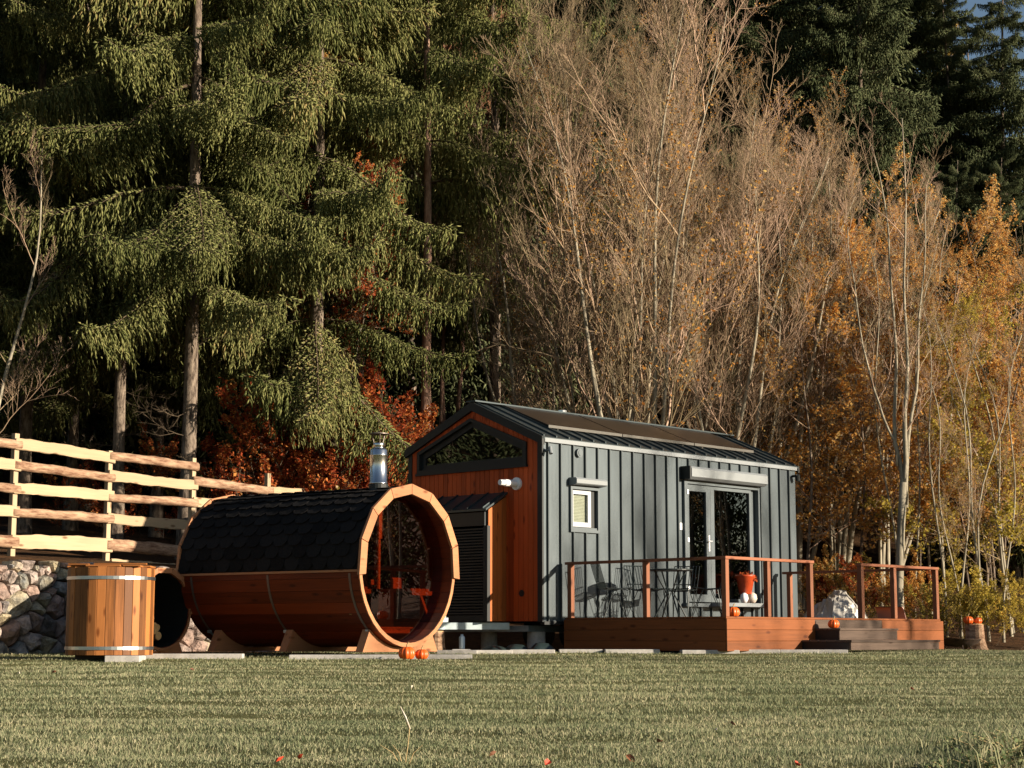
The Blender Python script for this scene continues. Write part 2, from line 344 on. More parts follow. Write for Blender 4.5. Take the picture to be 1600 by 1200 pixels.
# grass: a blade carpet in one mesh
def grass_mesh():
    R = np.random.RandomState(3); P = []
    for y0, y1, dens in ((7.6, 9.5, 4600), (9.5, 12, 3200), (12, 16, 1800), (16, 21, 1000), (21, 27, 560), (27, 30.8, 300)):
        w = .30*y1+.9; n = int(dens*(y1-y0)*2*w); x = R.uniform(-w, w, n); y = R.uniform(y0, y1, n)
        k = ((y < 25.6) | (x > 3.2)) & ((x-WP[0])*WN[0]+(y-WP[1])*WN[1] < -.15)
        P.append(np.stack([x[k], y[k]], 1))
    P = np.concatenate(P)
    C1 = np.stack([R.uniform(-9, 9, 420), R.uniform(7.6, 26, 420)], 1); r1 = R.uniform(.05, .22, 420); boost = np.zeros(len(P)); bare = np.zeros(len(P))
    C2 = np.stack([R.uniform(-9, 9, 260), R.uniform(7.6, 26, 260)], 1); r2 = R.uniform(.06, .30, 260)
    for C_, r_, tgt in ((C1, r1, boost), (C2, r2, bare)):
        for c_, q_ in zip(C_, r_):
            dd_ = np.hypot((P[:,0]-c_[0])*.7, P[:,1]-c_[1]); np.maximum(tgt, np.clip(1.3-dd_/q_, 0, 1), out=tgt)
    keep = R.rand(len(P)) > bare*.75; P = P[keep]; boost = boost[keep]; n = len(P)
    f = .5+.25*np.sin(P[:,0]*1.3+1.3*np.sin(P[:,1]*1.1))+.25*np.sin(P[:,1]*4.1+P[:,0]*.5)+.2*np.sin(P[:,0]*7+P[:,1]*2)*np.sin(P[:,1]*11)
    h = R.uniform(.009, .024, n)*(.6+.8*f)*np.where(R.rand(n) < .06, 1.5, 1)*(1+.8*boost)
    a = R.uniform(0, 2*PI, n); lean = R.uniform(.2, 1.0, n)*h; wd = R.uniform(.0014, .0026, n)*(1+.05*np.clip(P[:,1]-8, 0, 22))
    b = R.uniform(0, 2*PI, n)
    z = ground_z(P[:,0], P[:,1])
    base = np.stack([P[:,0], P[:,1], z], 1); sd = np.stack([np.cos(b), np.sin(b), 0*b], 1)*wd[:,None]; ld = np.stack([np.cos(a), np.sin(a), 0*a], 1)*lean[:,None]
    up = np.array([0, 0, 1.0])
    V = np.stack([base-sd, base+sd, base+ld*.35-sd*.8+up*(h*.62)[:,None], base+ld*.35+sd*.8+up*(h*.62)[:,None], base+ld+up*h[:,None]*.95], 1).reshape(-1, 3)
    o = np.arange(n)*5
    return np_mesh('grass', V, [np.stack([o, o+1, o+3, o+2], 1), np.stack([o+2, o+3, o+4], 1)], ['grass'])
tag(put('grass', grass_mesh()), 'short dewy grass covering the lawn', 'grass', kind='stuff')

# ------------------------------------------------------------------ cabin on its trailer
CX, CY, YAW = .4593, 26.341, .7613
TH = math.atan2(math.cos(YAW), math.sin(YAW))
LEN, WID, ZB, ZE, ZR = 6.45, 2.87, .45, 3.13, 3.75
SL = (ZR-ZE)/(WID/2)
def roofz(s): return ZE+SL*min(s, WID-s)
cabin = tag(empty('tiny_house', (CX, CY, 0), TH), 'grey metal and red timber tiny house with solar panels behind the deck', 'tiny house')
def cb(name, m, *boxes, parent=cabin, **k):
    mb = MB()
    for b in boxes: mb.box(*b)
    return mb.build(name, m, parent, **k)
DOOR = (3.32, 5.30, .76, 2.70); WIN = (.58, 1.20, 1.83, 2.44)
# side wall core around the openings
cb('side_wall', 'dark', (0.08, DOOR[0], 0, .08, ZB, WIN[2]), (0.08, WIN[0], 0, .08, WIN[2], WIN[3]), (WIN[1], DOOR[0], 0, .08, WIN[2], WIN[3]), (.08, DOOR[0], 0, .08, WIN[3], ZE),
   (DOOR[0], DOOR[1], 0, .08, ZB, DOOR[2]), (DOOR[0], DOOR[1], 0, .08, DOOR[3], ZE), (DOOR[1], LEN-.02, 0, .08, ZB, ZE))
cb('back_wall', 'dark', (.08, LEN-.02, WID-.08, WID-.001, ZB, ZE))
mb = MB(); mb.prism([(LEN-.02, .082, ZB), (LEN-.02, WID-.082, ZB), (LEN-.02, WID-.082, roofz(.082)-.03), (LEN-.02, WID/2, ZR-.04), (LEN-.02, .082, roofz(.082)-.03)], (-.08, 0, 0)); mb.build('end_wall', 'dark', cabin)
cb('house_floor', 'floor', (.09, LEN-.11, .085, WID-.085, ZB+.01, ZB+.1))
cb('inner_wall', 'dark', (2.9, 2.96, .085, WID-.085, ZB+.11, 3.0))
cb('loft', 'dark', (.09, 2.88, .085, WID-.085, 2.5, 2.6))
# standing seam panels
seams = [.075+.28*k for k in range(23)]
def cut(t0, t1, holes=((DOOR[0]-.03, DOOR[1]+.03, DOOR[2]-.06, DOOR[3]+.02), (WIN[0]-.02, WIN[1]+.02, WIN[2]-.03, WIN[3]+.02))):
    zs = [(ZB, ZE-.05)]
    for h in holes:
        if t0 < h[1]-1e-4 and t1 > h[0]+1e-4:
            new = []
            for a, b in zs:
                if h[2] > a: new.append((a, min(b, h[2])))
                if h[3] < b: new.append((max(a, h[3]), b))
            zs = new
    return [z for z in zs if z[1]-z[0] > .02]
edges = sorted(set([0.0]+seams+[LEN, DOOR[0]-.03, DOOR[1]+.03, WIN[0]-.02, WIN[1]+.02]))
for a, b in zip(edges[:-1], edges[1:]):
    for z0, z1 in cut(a+.001, b-.001): cb('wall_panel', 'metal', (a+.001, b-.001, -.010, -.001, z0, z1))
for t in seams:
    for z0, z1 in cut(t-.011, t+.011): cb('wall_seam', 'seam', (t-.010, t+.010, -.046, -.0105, z0+.001, z1-.004))
cb('eave_trim', 'lframe', (-.01, LEN+.01, -.052, -.001, ZE-.049, ZE+.012))
cb('corner_trim', 'trim', (-.035, -.001, -.012, .085, ZB-.01, ZE-.05))
cb('corner_trim', 'trim', (-.035, -.001, WID-.075, WID+.005, ZB-.01, ZE+.02))
cb('base_trim', 'trim', (.0, LEN, -.022, .06, ZB-.05, ZB-.002))
# gable boards
GW = dict(a=.305, b=2.66, z0=2.765, zs=3.10, za=3.555)
def gtop(s): return roofz(s)-.075
def wtop(s):
    m_ = (GW['a']+GW['b'])/2; return GW['zs']+(GW['za']-GW['zs'])*(1-abs(s-m_)/(m_-GW['a']))
nb = 27; bw = (WID-.16)/nb
BUMP = (.75, 2.12)
gcore = MB()
def gboard(s0, s1, z0, z1a, z1b, z0b=None):
    z0b = z0 if z0b is None else z0b
    if min(z1a-z0, z1b-z0b) < .01: return
    mb = MB(); g = .0035
    mb.prism([(-.022, s0+g, z0), (-.022, s1-g, z0b), (-.022, s1-g, z1b), (-.022, s0+g, z1a)], (.021, 0, 0)); mb.build('cladding_board', 'gable', cabin, bevel=.003)
    gcore.prism([(.0, s0, z0), (.0, s1, z0b), (.0, s1, z1b), (.0, s0, z1a)], (.08, 0, 0))
for i in range(nb):
    s0 = .085+bw*i; s1 = s0+bw
    cuts = sorted({s0, s1, *[q for q in (GW['a'], GW['b'], (GW['a']+GW['b'])/2, WID/2) if s0 < q < s1]})
    inwin = s1 > GW['a'] and s0 < GW['b']
    lowz = ZB if not (s0 > BUMP[0]-.02 and s1 < BUMP[1]+.02) else 2.28
    if not inwin:
        gboard(s0, s1, lowz, gtop(s0), gtop(s1))
    else:
        gboard(s0, s1, lowz, GW['z0'], GW['z0'])
        a, b = max(s0, GW['a']), min(s1, GW['b'])
        gboard(a, b, wtop(a), gtop(a), gtop(b), wtop(b))
        if s0 < GW['a']: gboard(s0, GW['a'], GW['z0'], gtop(s0), gtop(GW['a']))
        if s1 > GW['b']: gboard(GW['b'], s1, GW['z0'], gtop(GW['b']), gtop(s1))
gcore.build('gable_wall', 'dark', cabin)
# gable window
def penta(off, x):
    a, b = GW['a']+off, GW['b']-off; m_ = (a+b)/2
    return [(x, a, GW['z0']+off), (x, b, GW['z0']+off), (x, b, GW['zs']-off*.75), (x, m_, GW['za']-off*1.05), (x, a, GW['zs']-off*.75)]
def ring(mb, o, i, vec):
    n = len(o)
    for k in range(n):
        j = (k+1) % n; mb.prism([o[k], o[j], i[j], i[k]], vec)
gw = empty('gable_window', parent=cabin)
mb = MB(); ring(mb, penta(0, -.05), penta(.05, -.05), (.13, 0, 0)); mb.build('outer_frame', 'trim', gw)
mb = MB(); ring(mb, penta(.052, .01), penta(.13, .01), (.06, 0, 0)); mb.build('sash', 'trim', gw)
mb = MB(); mb.prism(penta(.125, .035), (.012, 0, 0)); mb.build('pane', 'glass', gw)
cb('sill', 'trim', (-.07, .0, GW['a']-.02, GW['b']+.02, GW['z0']-.035, GW['z0']-.002), parent=gw)
mb = MB()
for i in range(9):
    pass
mb.box(.12, 1.5, .45, 2.5, 2.605, 2.93); mt = mb.build('mattress', 'fabric', None, bevel=.06)
mt.matrix_world = Matrix.Translation((CX, CY, 0)) @ Matrix.Rotation(TH, 4, 'Z'); tag(mt, 'pale patterned mattress lying in the loft behind the gable window', 'mattress')
# roof
def roofpt(x, s, lift=0): return (x, s, roofz(s)+lift)
E0 = -.05
def rz(s): return ZE+SL*s
def roof_side(flip):
    f = (lambda s: WID-s) if flip else (lambda s: s)
    mb = MB(); a = [(-.07, f(E0), rz(E0)+.015), (LEN+.05, f(E0), rz(E0)+.015), (LEN+.05, f(WID/2), ZR+.015), (-.07, f(WID/2), ZR+.015)]
    mb.prism(a, (0, 0, .03)); mb.build('roof_sheet', 'roofm', cabin)
    k = 0
    while -.02+.28*k < LEN+.05:
        x = -.02+.28*k; mb = MB(); mb.prism([(x, f(E0+.02), rz(E0+.02)+.0455), (x+.02, f(E0+.02), rz(E0+.02)+.0455), (x+.02, f(WID/2-.03), rz(WID/2-.03)+.0455), (x, f(WID/2-.03), rz(WID/2-.03)+.0455)], (0, 0, .03)); mb.build('roof_seam', 'roofm', cabin); k += 1
    mb = MB(); mb.prism([(-.075, f(E0), rz(E0)-.075), (-.075, f(WID/2), ZR-.085), (-.075, f(WID/2), ZR+.052), (-.075, f(E0), rz(E0)+.052)], (.055, 0, 0)); mb.build('verge_trim', 'trim', cabin)
    mb = MB(); mb.prism([(LEN+.051, f(E0), rz(E0)-.06), (LEN+.051, f(WID/2), ZR-.07), (LEN+.051, f(WID/2), ZR+.052), (LEN+.051, f(E0), rz(E0)+.052)], (.03, 0, 0)); mb.build('verge_trim', 'trim', cabin)
roof_side(False); roof_side(True)
cb('ridge_cap', 'roofm', (-.08, LEN+.082, WID/2-.10, WID/2+.10, ZR+.05, ZR+.072))
# solar panels, three in a row on raised rails
for a, b in ((.55, 2.28), (2.30, 4.13), (4.15, 5.80)):
    sp = tag(empty('solar_panel', parent=cabin))
    lo, hi = (.40, 3.385), (1.33, 3.765)
    mb = MB(); mb.prism([(a+.012, lo[0], lo[1]), (b-.012, lo[0], lo[1]), (b-.012, hi[0], hi[1]), (a+.012, hi[0], hi[1])], (0, 0, .03)); mb.build('cell_sheet', 'solar', sp)
    mb = MB(); mb.prism([(a, lo[0]-.012, lo[1]-.012), (b, lo[0]-.012, lo[1]-.012), (b, lo[0]-.001, lo[1]-.012), (a, lo[0]-.001, lo[1]-.012)], (0, 0, .043)); mb.build('edge_rail', 'alu', sp)
    mb = MB()
    for x in (a+.25, b-.25):
        mb.box(x-.02, x+.02, .42, .46, rz(.42)+.04, 3.40); mb.box(x-.02, x+.02, 1.2, 1.24, rz(1.2)+.04, 3.70)
    mb.build('bracket', 'alu', sp)
mb = MB(); mb.tube([(2.42, 1.8, 3.6), (2.42, 1.8, 3.86)], .055, 14); mb.lathe([(.085, 0), (.085, .05), (.02, .075)], 14, (2.42, 1.8, 3.875)); mb.build('roof_vent', 'steel', cabin, smooth=False)
# small window with roller box
sw = empty('small_window', parent=cabin)
a, b, z0, z1 = WIN
mb = MB(); mb.box(a-.02, b+.02, -.05, -.012, z0-.055, z0-.012); mb.box(a-.02, a+.022, -.05, .05, z0-.012, z1+.02); mb.box(b-.022, b+.02, -.05, .05, z0-.012, z1+.02); mb.box(a+.022, b-.022, -.05, .05, z1-.02, z1+.02); mb.box(a+.022, b-.022, -.03, .05, z0-.012, z0+.02); mb.build('outer_frame', 'frame', sw)
mb = MB(); mb.box(a+.03, a+.09, .0, .05, z0+.03, z1-.03); mb.box(b-.2, b-.13, .0, .05, z0+.03, z1-.03); mb.box(a+.09, b-.2, .0, .05, z0+.03, z0+.1); mb.box(a+.09, b-.2, .0, .05, z1-.09, z1-.03); mb.build('sash', 'sash', sw)
cb('pane', 'pane2', (a+.09, b-.2, .02, .03, z0+.1, z1-.09), parent=sw)
mb = MB(); k = 0
while z0+.1+.022*k < z1-.1: mb.box(a+.085, b-.195, .05, .065, z0+.1+.022*k, z0+.1+.022*k+.018); k += 1
mb.build('blind', 'blind', sw)
cb('fixed_panel', 'trim', (b-.13, b-.022, .01, .05, z0+.02, z1-.02), parent=sw)
rb = MB(); rb.prism([(a-.02, -.012, z1+.03), (a-.02, -.15, z1+.045), (a-.02, -.17, z1+.06), (a-.02, -.17, z1+.12), (a-.02, -.15, z1+.145), (a-.02, -.012, z1+.15)], (b-a+.08, 0, 0)); rb.build('roller_box', 'lframe', sw)
# door
dr = empty('glass_door', parent=cabin)
a, b, z0, z1 = DOOR; mid0, mid1 = 3.99, 4.10
mb = MB(); mb.box(a-.03, a+.05, -.06, .06, z0, z1+.02); mb.box(b-.01, b+.03, -.06, .09, z0, z1+.02); mb.box(a+.05, b-.01, -.06, .06, z1-.03, z1+.02); mb.box(a-.06, b+.06, -.10, -.012, z0-.06, z0-.002); mb.build('outer_frame', 'frame', dr)
cb('reveal', 'frame', (b-.16, b-.012, .03, .09, z0, z1-.03), parent=dr)
lf = empty('door_leaf', parent=dr)
mb = MB(); mb.box(a+.055, a+.13, -.02, .05, z0+.02, z1-.04); mb.box(mid0-.09, mid0+.02, -.02, .05, z0+.02, z1-.04); mb.box(a+.13, mid0-.09, -.02, .05, z1-.14, z1-.04); mb.box(a+.13, mid0-.09, -.02, .05, z0+.02, z0+.14); mb.build('leaf_frame', 'frame', lf)
cb('pane', 'glass', (a+.13, mid0-.09, .01, .022, z0+.14, z1-.14), parent=lf)
mb = MB(); mb.box(mid0-.05, mid0-.015, -.032, -.021, 1.60, 1.86); mb.tube([(mid0-.032, -.03, 1.76), (mid0-.032, -.085, 1.76), (mid0-.14, -.085, 1.76)], .011, 8); mb.build('handle', 'white', lf)
for zz in (2.5, 1.73, .95): cb('hinge', 'white', (a+.02, a+.065, -.072, -.0605, zz, zz+.07), parent=lf)
rl = empty('fixed_leaf', parent=dr)
mb = MB(); mb.box(mid0+.025, mid1+.015, -.02, .05, z0+.02, z1-.04); mb.box(b-.215, b-.165, -.02, .05, z0+.02, z1-.04); mb.box(mid1+.015, b-.215, -.02, .05, z1-.09, z1-.04); mb.box(mid1+.015, b-.215, -.02, .05, z0+.02, z0+.08); mb.build('leaf_frame', 'frame', rl)
cb('pane', 'glass', (mid1+.015, b-.215, .01, .022, z0+.08, z1-.09), parent=rl)
mb = MB(); mb.prism([(a-.04, -.012, z1+.03), (a-.04, -.16, z1+.03), (a-.04, -.22, z1+.07), (a-.04, -.22, z1+.2), (a-.04, -.19, z1+.235), (a-.04, -.012, z1+.245)], (b-a+.09, 0, 0)); mb.build('roller_box', 'lframe', dr)
cb('roller_box_end', 'trim', (a-.075, a-.041, -.21, -.012, z1+.03, z1+.24), parent=dr)
cb('doorstep', 'lframe', (mid1-.2, b-.05, -.30, -.101, z0-.05, z0+.01), parent=dr)
cb('switch', 'white', (a-.125, a-.07, -.03, -.011, 1.92, 2.03))
mb = MB(); mb.tube([(.765, -.055, 2.97), (.765, -.005, 2.97)], .065, 18); mb.tube([(.775, -.062, 2.97), (.775, -.055, 2.97)], .045, 16); mb.build('round_vent', 'frame', cabin)
mb = MB(); mb.tube([(6.37, -.01, 2.98), (6.37, -.11, 2.99)], .022, 8); mb.tube([(6.37, -.12, 3.0), (6.40, -.10, 2.9)], .04, 10); mb.build('wall_lamp', 'trim', cabin)
mb = MB(); mb.tube([(.055, -.01, 2.95), (.055, -.10, 2.97)], .018, 8); mb.tube([(.055, -.09, 3.0), (.03, -.13, 2.9)], .03, 10); mb.build('wall_lamp', 'lframe', cabin)
# bay with roller shutter on the gable
bay = empty('shutter_bay', parent=cabin)
s0, s1 = BUMP; D = .42
for i in range(4):
    x0 = -D+.01+(D-.03)/4*i; x1 = x0+(D-.03)/4
    mb = MB(); mb.prism([(x0+.003, s0-.022, ZB), (x1-.003, s0-.022, ZB), (x1-.003, s0-.022, 2.325+(x1)*.57), (x0+.003, s0-.022, 2.325+x0*.57)], (0, .021, 0)); mb.build('side_board', 'gable_side', bay, bevel=.003)
mb = MB(); mb.prism([(-D+.01, s0, ZB), (-.022, s0, ZB), (-.022, s0, 2.31), (-D+.01, s0, 2.08)], (0, .03, 0)); mb.prism([(-D+.01, s1, ZB), (-.022, s1, ZB), (-.022, s1, 2.31), (-D+.01, s1, 2.08)], (0, -.03, 0)); mb.build('bay_wall', 'dark', bay)
mb = MB(); mb.prism([(-.024, s0-.05, 2.345), (-.024, s1+.05, 2.345), (-D-.07, s1+.05, 2.075), (-D-.07, s0-.05, 2.075)], (0, 0, .03)); mb.build('bay_roof', 'roofm', bay)
for k in range(5):
    y = s0+.02+k*(s1-s0-.06)/4; mb = MB(); mb.prism([(-.03, y, 2.372), (-.03, y+.02, 2.372), (-D-.06, y+.02, 2.112), (-D-.06, y, 2.112)], (0, 0, .022)); mb.build('bay_seam', 'roofm', bay)
cb('shutter_box', 'slat', (-D-.03, -D+.1, s0+.02, s1-.02, 1.86, 2.06), parent=bay)
cb('shutter_guide', 'trim', (-D-.012, -D+.05, s0-.024, s0+.06, ZB, 1.858), (-D-.012, -D+.05, s1-.06, s1, ZB, 1.858), (-D-.012, -D+.05, s0+.062, s1-.062, ZB-.005, ZB+.09), parent=bay)
slm = MB(); slm.prism([(-.004, 0, 0), (-.018, 0, .012), (-.018, 0, .030), (-.004, 0, .041), (.006, 0, .041), (.006, 0, 0)], (0, s1-s0-.13, 0)); slm = slm.mesh('shutter_slat')
k = 0
while ZB+.095+.043*k < 1.82: put('shutter_slat', slm, 'slat', bay, loc=(-D+.012, s0+.065, ZB+.095+.043*k)); k += 1
# flue pipe and vent on the gable
mb = MB(); mb.tube([(-.022, .50, 2.487), (-.06, .50, 2.487)], .095, 20); mb.tube([(-.06, .50, 2.487), (-.30, .50, 2.487)], .052, 18); mb.tube([(-.30, .5, 2.487), (-.40, .5, 2.487)], .042, 16); mb.build('flue_pipe', 'white', cabin, smooth=False)
mb = MB(); mb.tube([(-.023, .412, .861), (-.035, .412, .861)], .05, 18); mb.build('wall_vent', 'trim', cabin)
# trailer chassis
tr = empty('trailer', parent=cabin)
cb('chassis_beam', 'galv', (.05, LEN-.1, .35, .43, .30, .39), (.05, LEN-.1, WID-.43, WID-.35, .30, .39), parent=tr)
cb('cross_beam', 'galv', (.05, .13, .43, WID-.43, .30, .39), parent=tr)
mb = MB()
for sy in (-1, 1): mb.prism([(.0, WID/2+sy*.75, .33), (.0, WID/2+sy*.66, .33), (-1.5, WID/2+sy*.03-.03, .33), (-1.5, WID/2+sy*.03+.03, .33)], (0, 0, .10))
mb.box(-1.95, -1.5, WID/2-.05, WID/2+.05, .33, .43); mb.build('drawbar', 'galv', tr)
mb = MB(); mb.tube([(-1.1, WID/2-.32, .2), (-1.1, WID/2-.32, .62)], .035, 10); mb.box(-1.25, -.95, WID/2-.42, WID/2-.22, .435, .50); mb.tube([(-1.3, WID/2-.25, .52), (-1.05, WID/2-.3, .58), (-.95, WID/2-.35, .5)], .03, 8); mb.build('jockey_stand', 'galv', tr)
for xx in (2.7, 3.6):
    w = empty('wheel', parent=tr)
    for yy in (.28, WID-.28):
        mb = MB(); mb.tube([(xx, yy-.09, .30), (xx, yy+.09, .30)], .30, 20); mb.build('tyre', 'bag', w)
def cabin_world(x, y, z=0): return (CX+x*math.cos(TH)-y*math.sin(TH), CY+x*math.sin(TH)+y*math.cos(TH), z)
# supports and clutter under the front of the house
def small(name, mb, m, label, cat, group=None, smooth=False, **k):
    return tag(mb.build(name, m, None, smooth=smooth, **k), label, cat, group)
px = cabin_world(.30, .42); small('concrete_pier', MB().lathe([(.145, 0), (.135, .25), (.135, .30)], 22, (px[0], px[1], .0)), 'concrete', 'pale round concrete pier under the corner of the house', 'pier')
px = cabin_world(.30, 1.4); small('concrete_pier', MB().lathe([(.13, 0), (.12, .30)], 20, (px[0], px[1], 0)), 'concrete', 'shaded grey concrete pier far under the house gable', 'pier')
st = empty('log_stump', (-1.09, 26.15, 0)); tag(st, 'upright barked log propping the trailer drawbar beside the barrel sauna', 'stump')
MB().lathe([(.13, 0), (.115, .12), (.11, .30)], 14).build('bark', 'log', st); MB().lathe([(.10, .301), (.10, .307)], 14).build('cut_top', 'endgrain', st)
small('canister', MB().lathe([(.04, 0), (.042, .02), (.042, .17), (.02, .19), (.02, .21)], 14, (-.72, 26.0, .05)), 'bottle', 'small pale blue canister standing on a brick under the drawbar', 'canister', smooth=True)
small('brick', MB().box(-.86, -.60, 25.9, 26.1, 0, .048), 'concrete', 'flat brick carrying the pale canister', 'brick', bevel=.008)
for i, (x, y) in enumerate(((-.25, 25.9), (.05, 26.05), (.42, 26.0))):
    mb = MB(); mb.lathe([(.20, 0), (.17, .05), (.09, .09+.02*i), (.02, .10+.02*i)], 12, (x, y, .0), lambda t, i=i: 1+.25*math.sin(3*t+i))
    small('plastic_bag', mb, 'bag', ('crumpled dark plastic bag on the ground under the gable middle', 'crumpled dark plastic bag between the canister and the pier', 'low dark plastic bag in front of the round pier')[i], 'bag', 'dark bags under the house', smooth=True)

# ------------------------------------------------------------------ deck
DX0, DX1, DY0, DY1, DZ = .34, 5.95, -.12, -3.06, .498
deck = tag(empty('deck', (CX, CY, 0), TH), 'oiled timber deck with open post railing in front of the house', 'deck')
db = lambda name, m, *b, **k: cb(name, m, *b, parent=deck, **k)
k = 0; y = DY1
while y < DY0-.02: db('deck_board', 'deckx', (DX0, DX1, y+.003, min(y+.142, DY0), DZ-.028, DZ), bevel=.003); y += .145
for i, (z0, z1) in enumerate(((.03, .165), (.168, .318), (.321, DZ-.030))):
    db('end_fascia', 'decky', (DX0-.028, DX0, DY1+.002, DY0, z0, z1), bevel=.003)
    db('end_fascia', 'decky', (DX1, DX1+.028, DY1+.002, DY0, z0, z1), bevel=.003)
    if i == 2:
        db('front_fascia', 'deckx', (DX0-.028, 2.41, DY1-.028, DY1, z0, z1), bevel=.003); db('worn_riser', 'oldx', (2.413, 4.19, DY1-.026, DY1, z0, z1), bevel=.003); db('front_fascia', 'deckx', (4.193, DX1+.028, DY1-.028, DY1, z0, z1), bevel=.003)
    else: db('front_fascia', 'deckx', (DX0-.028, DX1+.028, DY1-.028, DY1, z0, z1), bevel=.003)
db('joist', 'dark', *[(DX0+.05+i*.7, DX0+.11+i*.7, DY1+.03, DY0, .06, DZ-.03) for i in range(8)])
def step(x0, x1, yf, z0, z1):
    stp = empty('step', parent=deck)
    cb('riser', 'oldx', (x0, x1, yf, yf+.026, z0, z1-.032), parent=stp, bevel=.003)
    cb('step_cheek', 'trim', (x0, x0+.026, yf+.027, DY1-.03, z0, z1-.032), parent=stp); cb('step_cheek', 'oldy', (x1-.026, x1, yf+.027, DY1-.03, z0, z1-.032), parent=stp)
    n = max(2, round((DY1-.03-yf)/.145)); w = (DY1-.03-yf+.02)/n
    for i in range(n): cb('tread', 'oldx', (x0-.01, x1+.01, yf-.02+w*i+.003, yf-.02+w*(i+1)-.003, z1-.03, z1), parent=stp, bevel=.003)
step(2.08, 4.44, -3.90, .04, .178); step(2.41, 3.94, -3.50, .18, .345)
RT = 1.315
def post(x, y, s=.075): db('post', 'post', (x-s/2, x+s/2, y-s/2, y+s/2, DZ+.001, RT-.042), bevel=.004)
for y in (-.20, -1.63, -3.02): post(DX0+.04, y)
for x in (1.35, 2.40, 3.74, 4.65): post(x, -3.02)
for y in (-.24, -1.63, -3.02): post(DX1-.06, y)
db('top_rail', 'raily', (DX0-.005, DX0+.085, -2.974, DY0, RT-.04, RT), bevel=.004)
db('top_rail', 'railx', (DX0-.005, 2.46, -3.066, -2.976, RT-.039, RT+.001), bevel=.004); db('top_rail', 'railx', (3.69, DX1-.01, -3.066, -2.976, RT-.039, RT+.001), bevel=.004)
db('top_rail', 'raily', (DX1-.105, DX1-.015, -2.974, DY0, RT-.04, RT), bevel=.004)
# ------------------------------------------------------------------ wire chairs, table
def wire(mb, pts, r=.0065): mb.tube(pts, r, 5, False)
def make_chair(label, x, y, rot):
    c = tag(empty('wire_chair', (x, y, DZ), rot), label, 'chair', 'black wire chairs on the deck')
    mb = MB(); n = 9
    for i in range(n):
        t = -.2+.4*i/(n-1); wire(mb, [(-.2, t*.95, .44), (0, t, .42+.012*math.cos(t*8)), (.22, t, .45)])
    for xx, zz in ((-.2, .44), (.0, .42), (.22, .45)): wire(mb, [(xx, -.2, zz), (xx, 0, zz-.012), (xx, .2, zz)], .008)
    mb.build('seat', 'blackwire', c)
    mb = MB()
    for i in range(n):
        t = -.2+.4*i/(n-1); wire(mb, [(-.2, t*.95, .44), (-.25, t*1.0, .6), (-.31, t*1.02, .80)])
    for xx, zz, q in ((-.225, .52, .97), (-.31, .80, 1.02)): wire(mb, [(xx, -.2*q, zz), (xx-.02, 0, zz), (xx, .2*q, zz)], .008)
    mb.build('backrest', 'blackwire', c)
    for sx, sy in ((1, 1), (1, -1), (-1, 1), (-1, -1)):
        mb = MB(); f = (sx*.24, sy*.21, .004); wire(mb, [(sx*.06, sy*.12, .425), f, (sx*.17, sy*.19, .43)], .0075); mb.build('leg', 'blackwire', c)
    return c
def dk(px, Y): return px*Y, Y
make_chair('black wire chair at the near left end of the deck, turned to the table', 1.53, 26.75, math.radians(15))
make_chair('black wire chair half behind the second railing post, left of the table', 2.04, 27.3, math.radians(-60))
make_chair('black wire chair standing behind the table with its back to the wall', 2.57, 27.45, math.radians(-115))
make_chair('black wire chair right of the table in front of the glass door', 2.90, 26.75, math.radians(178))
tb = tag(empty('round_table', (2.36, 26.85, DZ)), 'small round black metal table between the wire chairs', 'table')
MB().lathe([(.33, .70), (.345, .705), (.345, .72), (.33, .725)], 28).build('table_top', 'blackwire', tb)
for k in range(4):
    mb = MB(); t = k*PI/2+.4; wire(mb, [(.26*math.cos(t), .26*math.sin(t), .70), (.06*math.cos(t), .06*math.sin(t), .36), (.27*math.cos(t), .27*math.sin(t), .004)], .012); mb.build('leg', 'blackwire', tb)

# ------------------------------------------------------------------ pumpkins, planters
def pumpkin(x, y, z, r, label, tilt=0):
    p = tag(empty('pumpkin', (x, y, z)), label, 'pumpkin', 'orange pumpkins')
    prof = [(r*.12, .16*r), (r*.45, 0), (r*.78, .12*r), (r*.97, .45*r), (r, .75*r), (r*.9, 1.1*r), (r*.65, 1.36*r), (r*.35, 1.46*r), (r*.1, 1.40*r)]
    mb = MB(); mb.lathe(prof, 48, (0, 0, 0), lambda t: 1-.13*abs(math.cos(5*t))**5); mb.build('skin', 'pumpkin', p, smooth=True)
    mb = MB(); mb.tube([(0, 0, 1.38*r), (.03*r, 0, 1.7*r), (.2*r, .05*r, 2.0*r)], [.13*r, .09*r, .1*r], 7); mb.build('stem', 'stem', p)
pumpkin(-1.30, 22.35, -.055, .107, 'larger of two pumpkins on the grass before the barrel sauna')
pumpkin(-1.12, 22.45, -.055, .085, 'smaller of two pumpkins on the grass before the barrel sauna')
px = cabin_world(DX0+.40, -2.88); pumpkin(px[0], px[1], DZ, .09, 'pumpkin on the deck beside the corner railing post')
px = cabin_world(2.52, -3.33); pumpkin(px[0], px[1], .346, .083, 'pumpkin on the upper step of the deck stair')
def leaf_burst(R, n, rad, size, c, up=.5):
    """a loose ball of leaf quads"""
    V = []; F = []
    for i in range(n):
        d = Vector((R.gauss(0, 1), R.gauss(0, 1), abs(R.gauss(0, 1))*up)).normalized()*rad*R.uniform(.5, 1); p = Vector(c)+d
        a = Vector((R.gauss(0, 1), R.gauss(0, 1), R.gauss(0, 1))).normalized(); b = a.cross(d).normalized() if a.cross(d).length > 1e-4 else Vector((0, 0, 1)); s = size*R.uniform(.6, 1.2)
        o = len(V); V += [p-a*s, p+b*s*.45, p+a*s, p-b*s*.45]; F.append((o, o+1, o+2, o+3))
    mb = MB(); mb.v = [tuple(v) for v in V]; mb.f = F; return mb
px = cabin_world(4.66, -.22, .775)
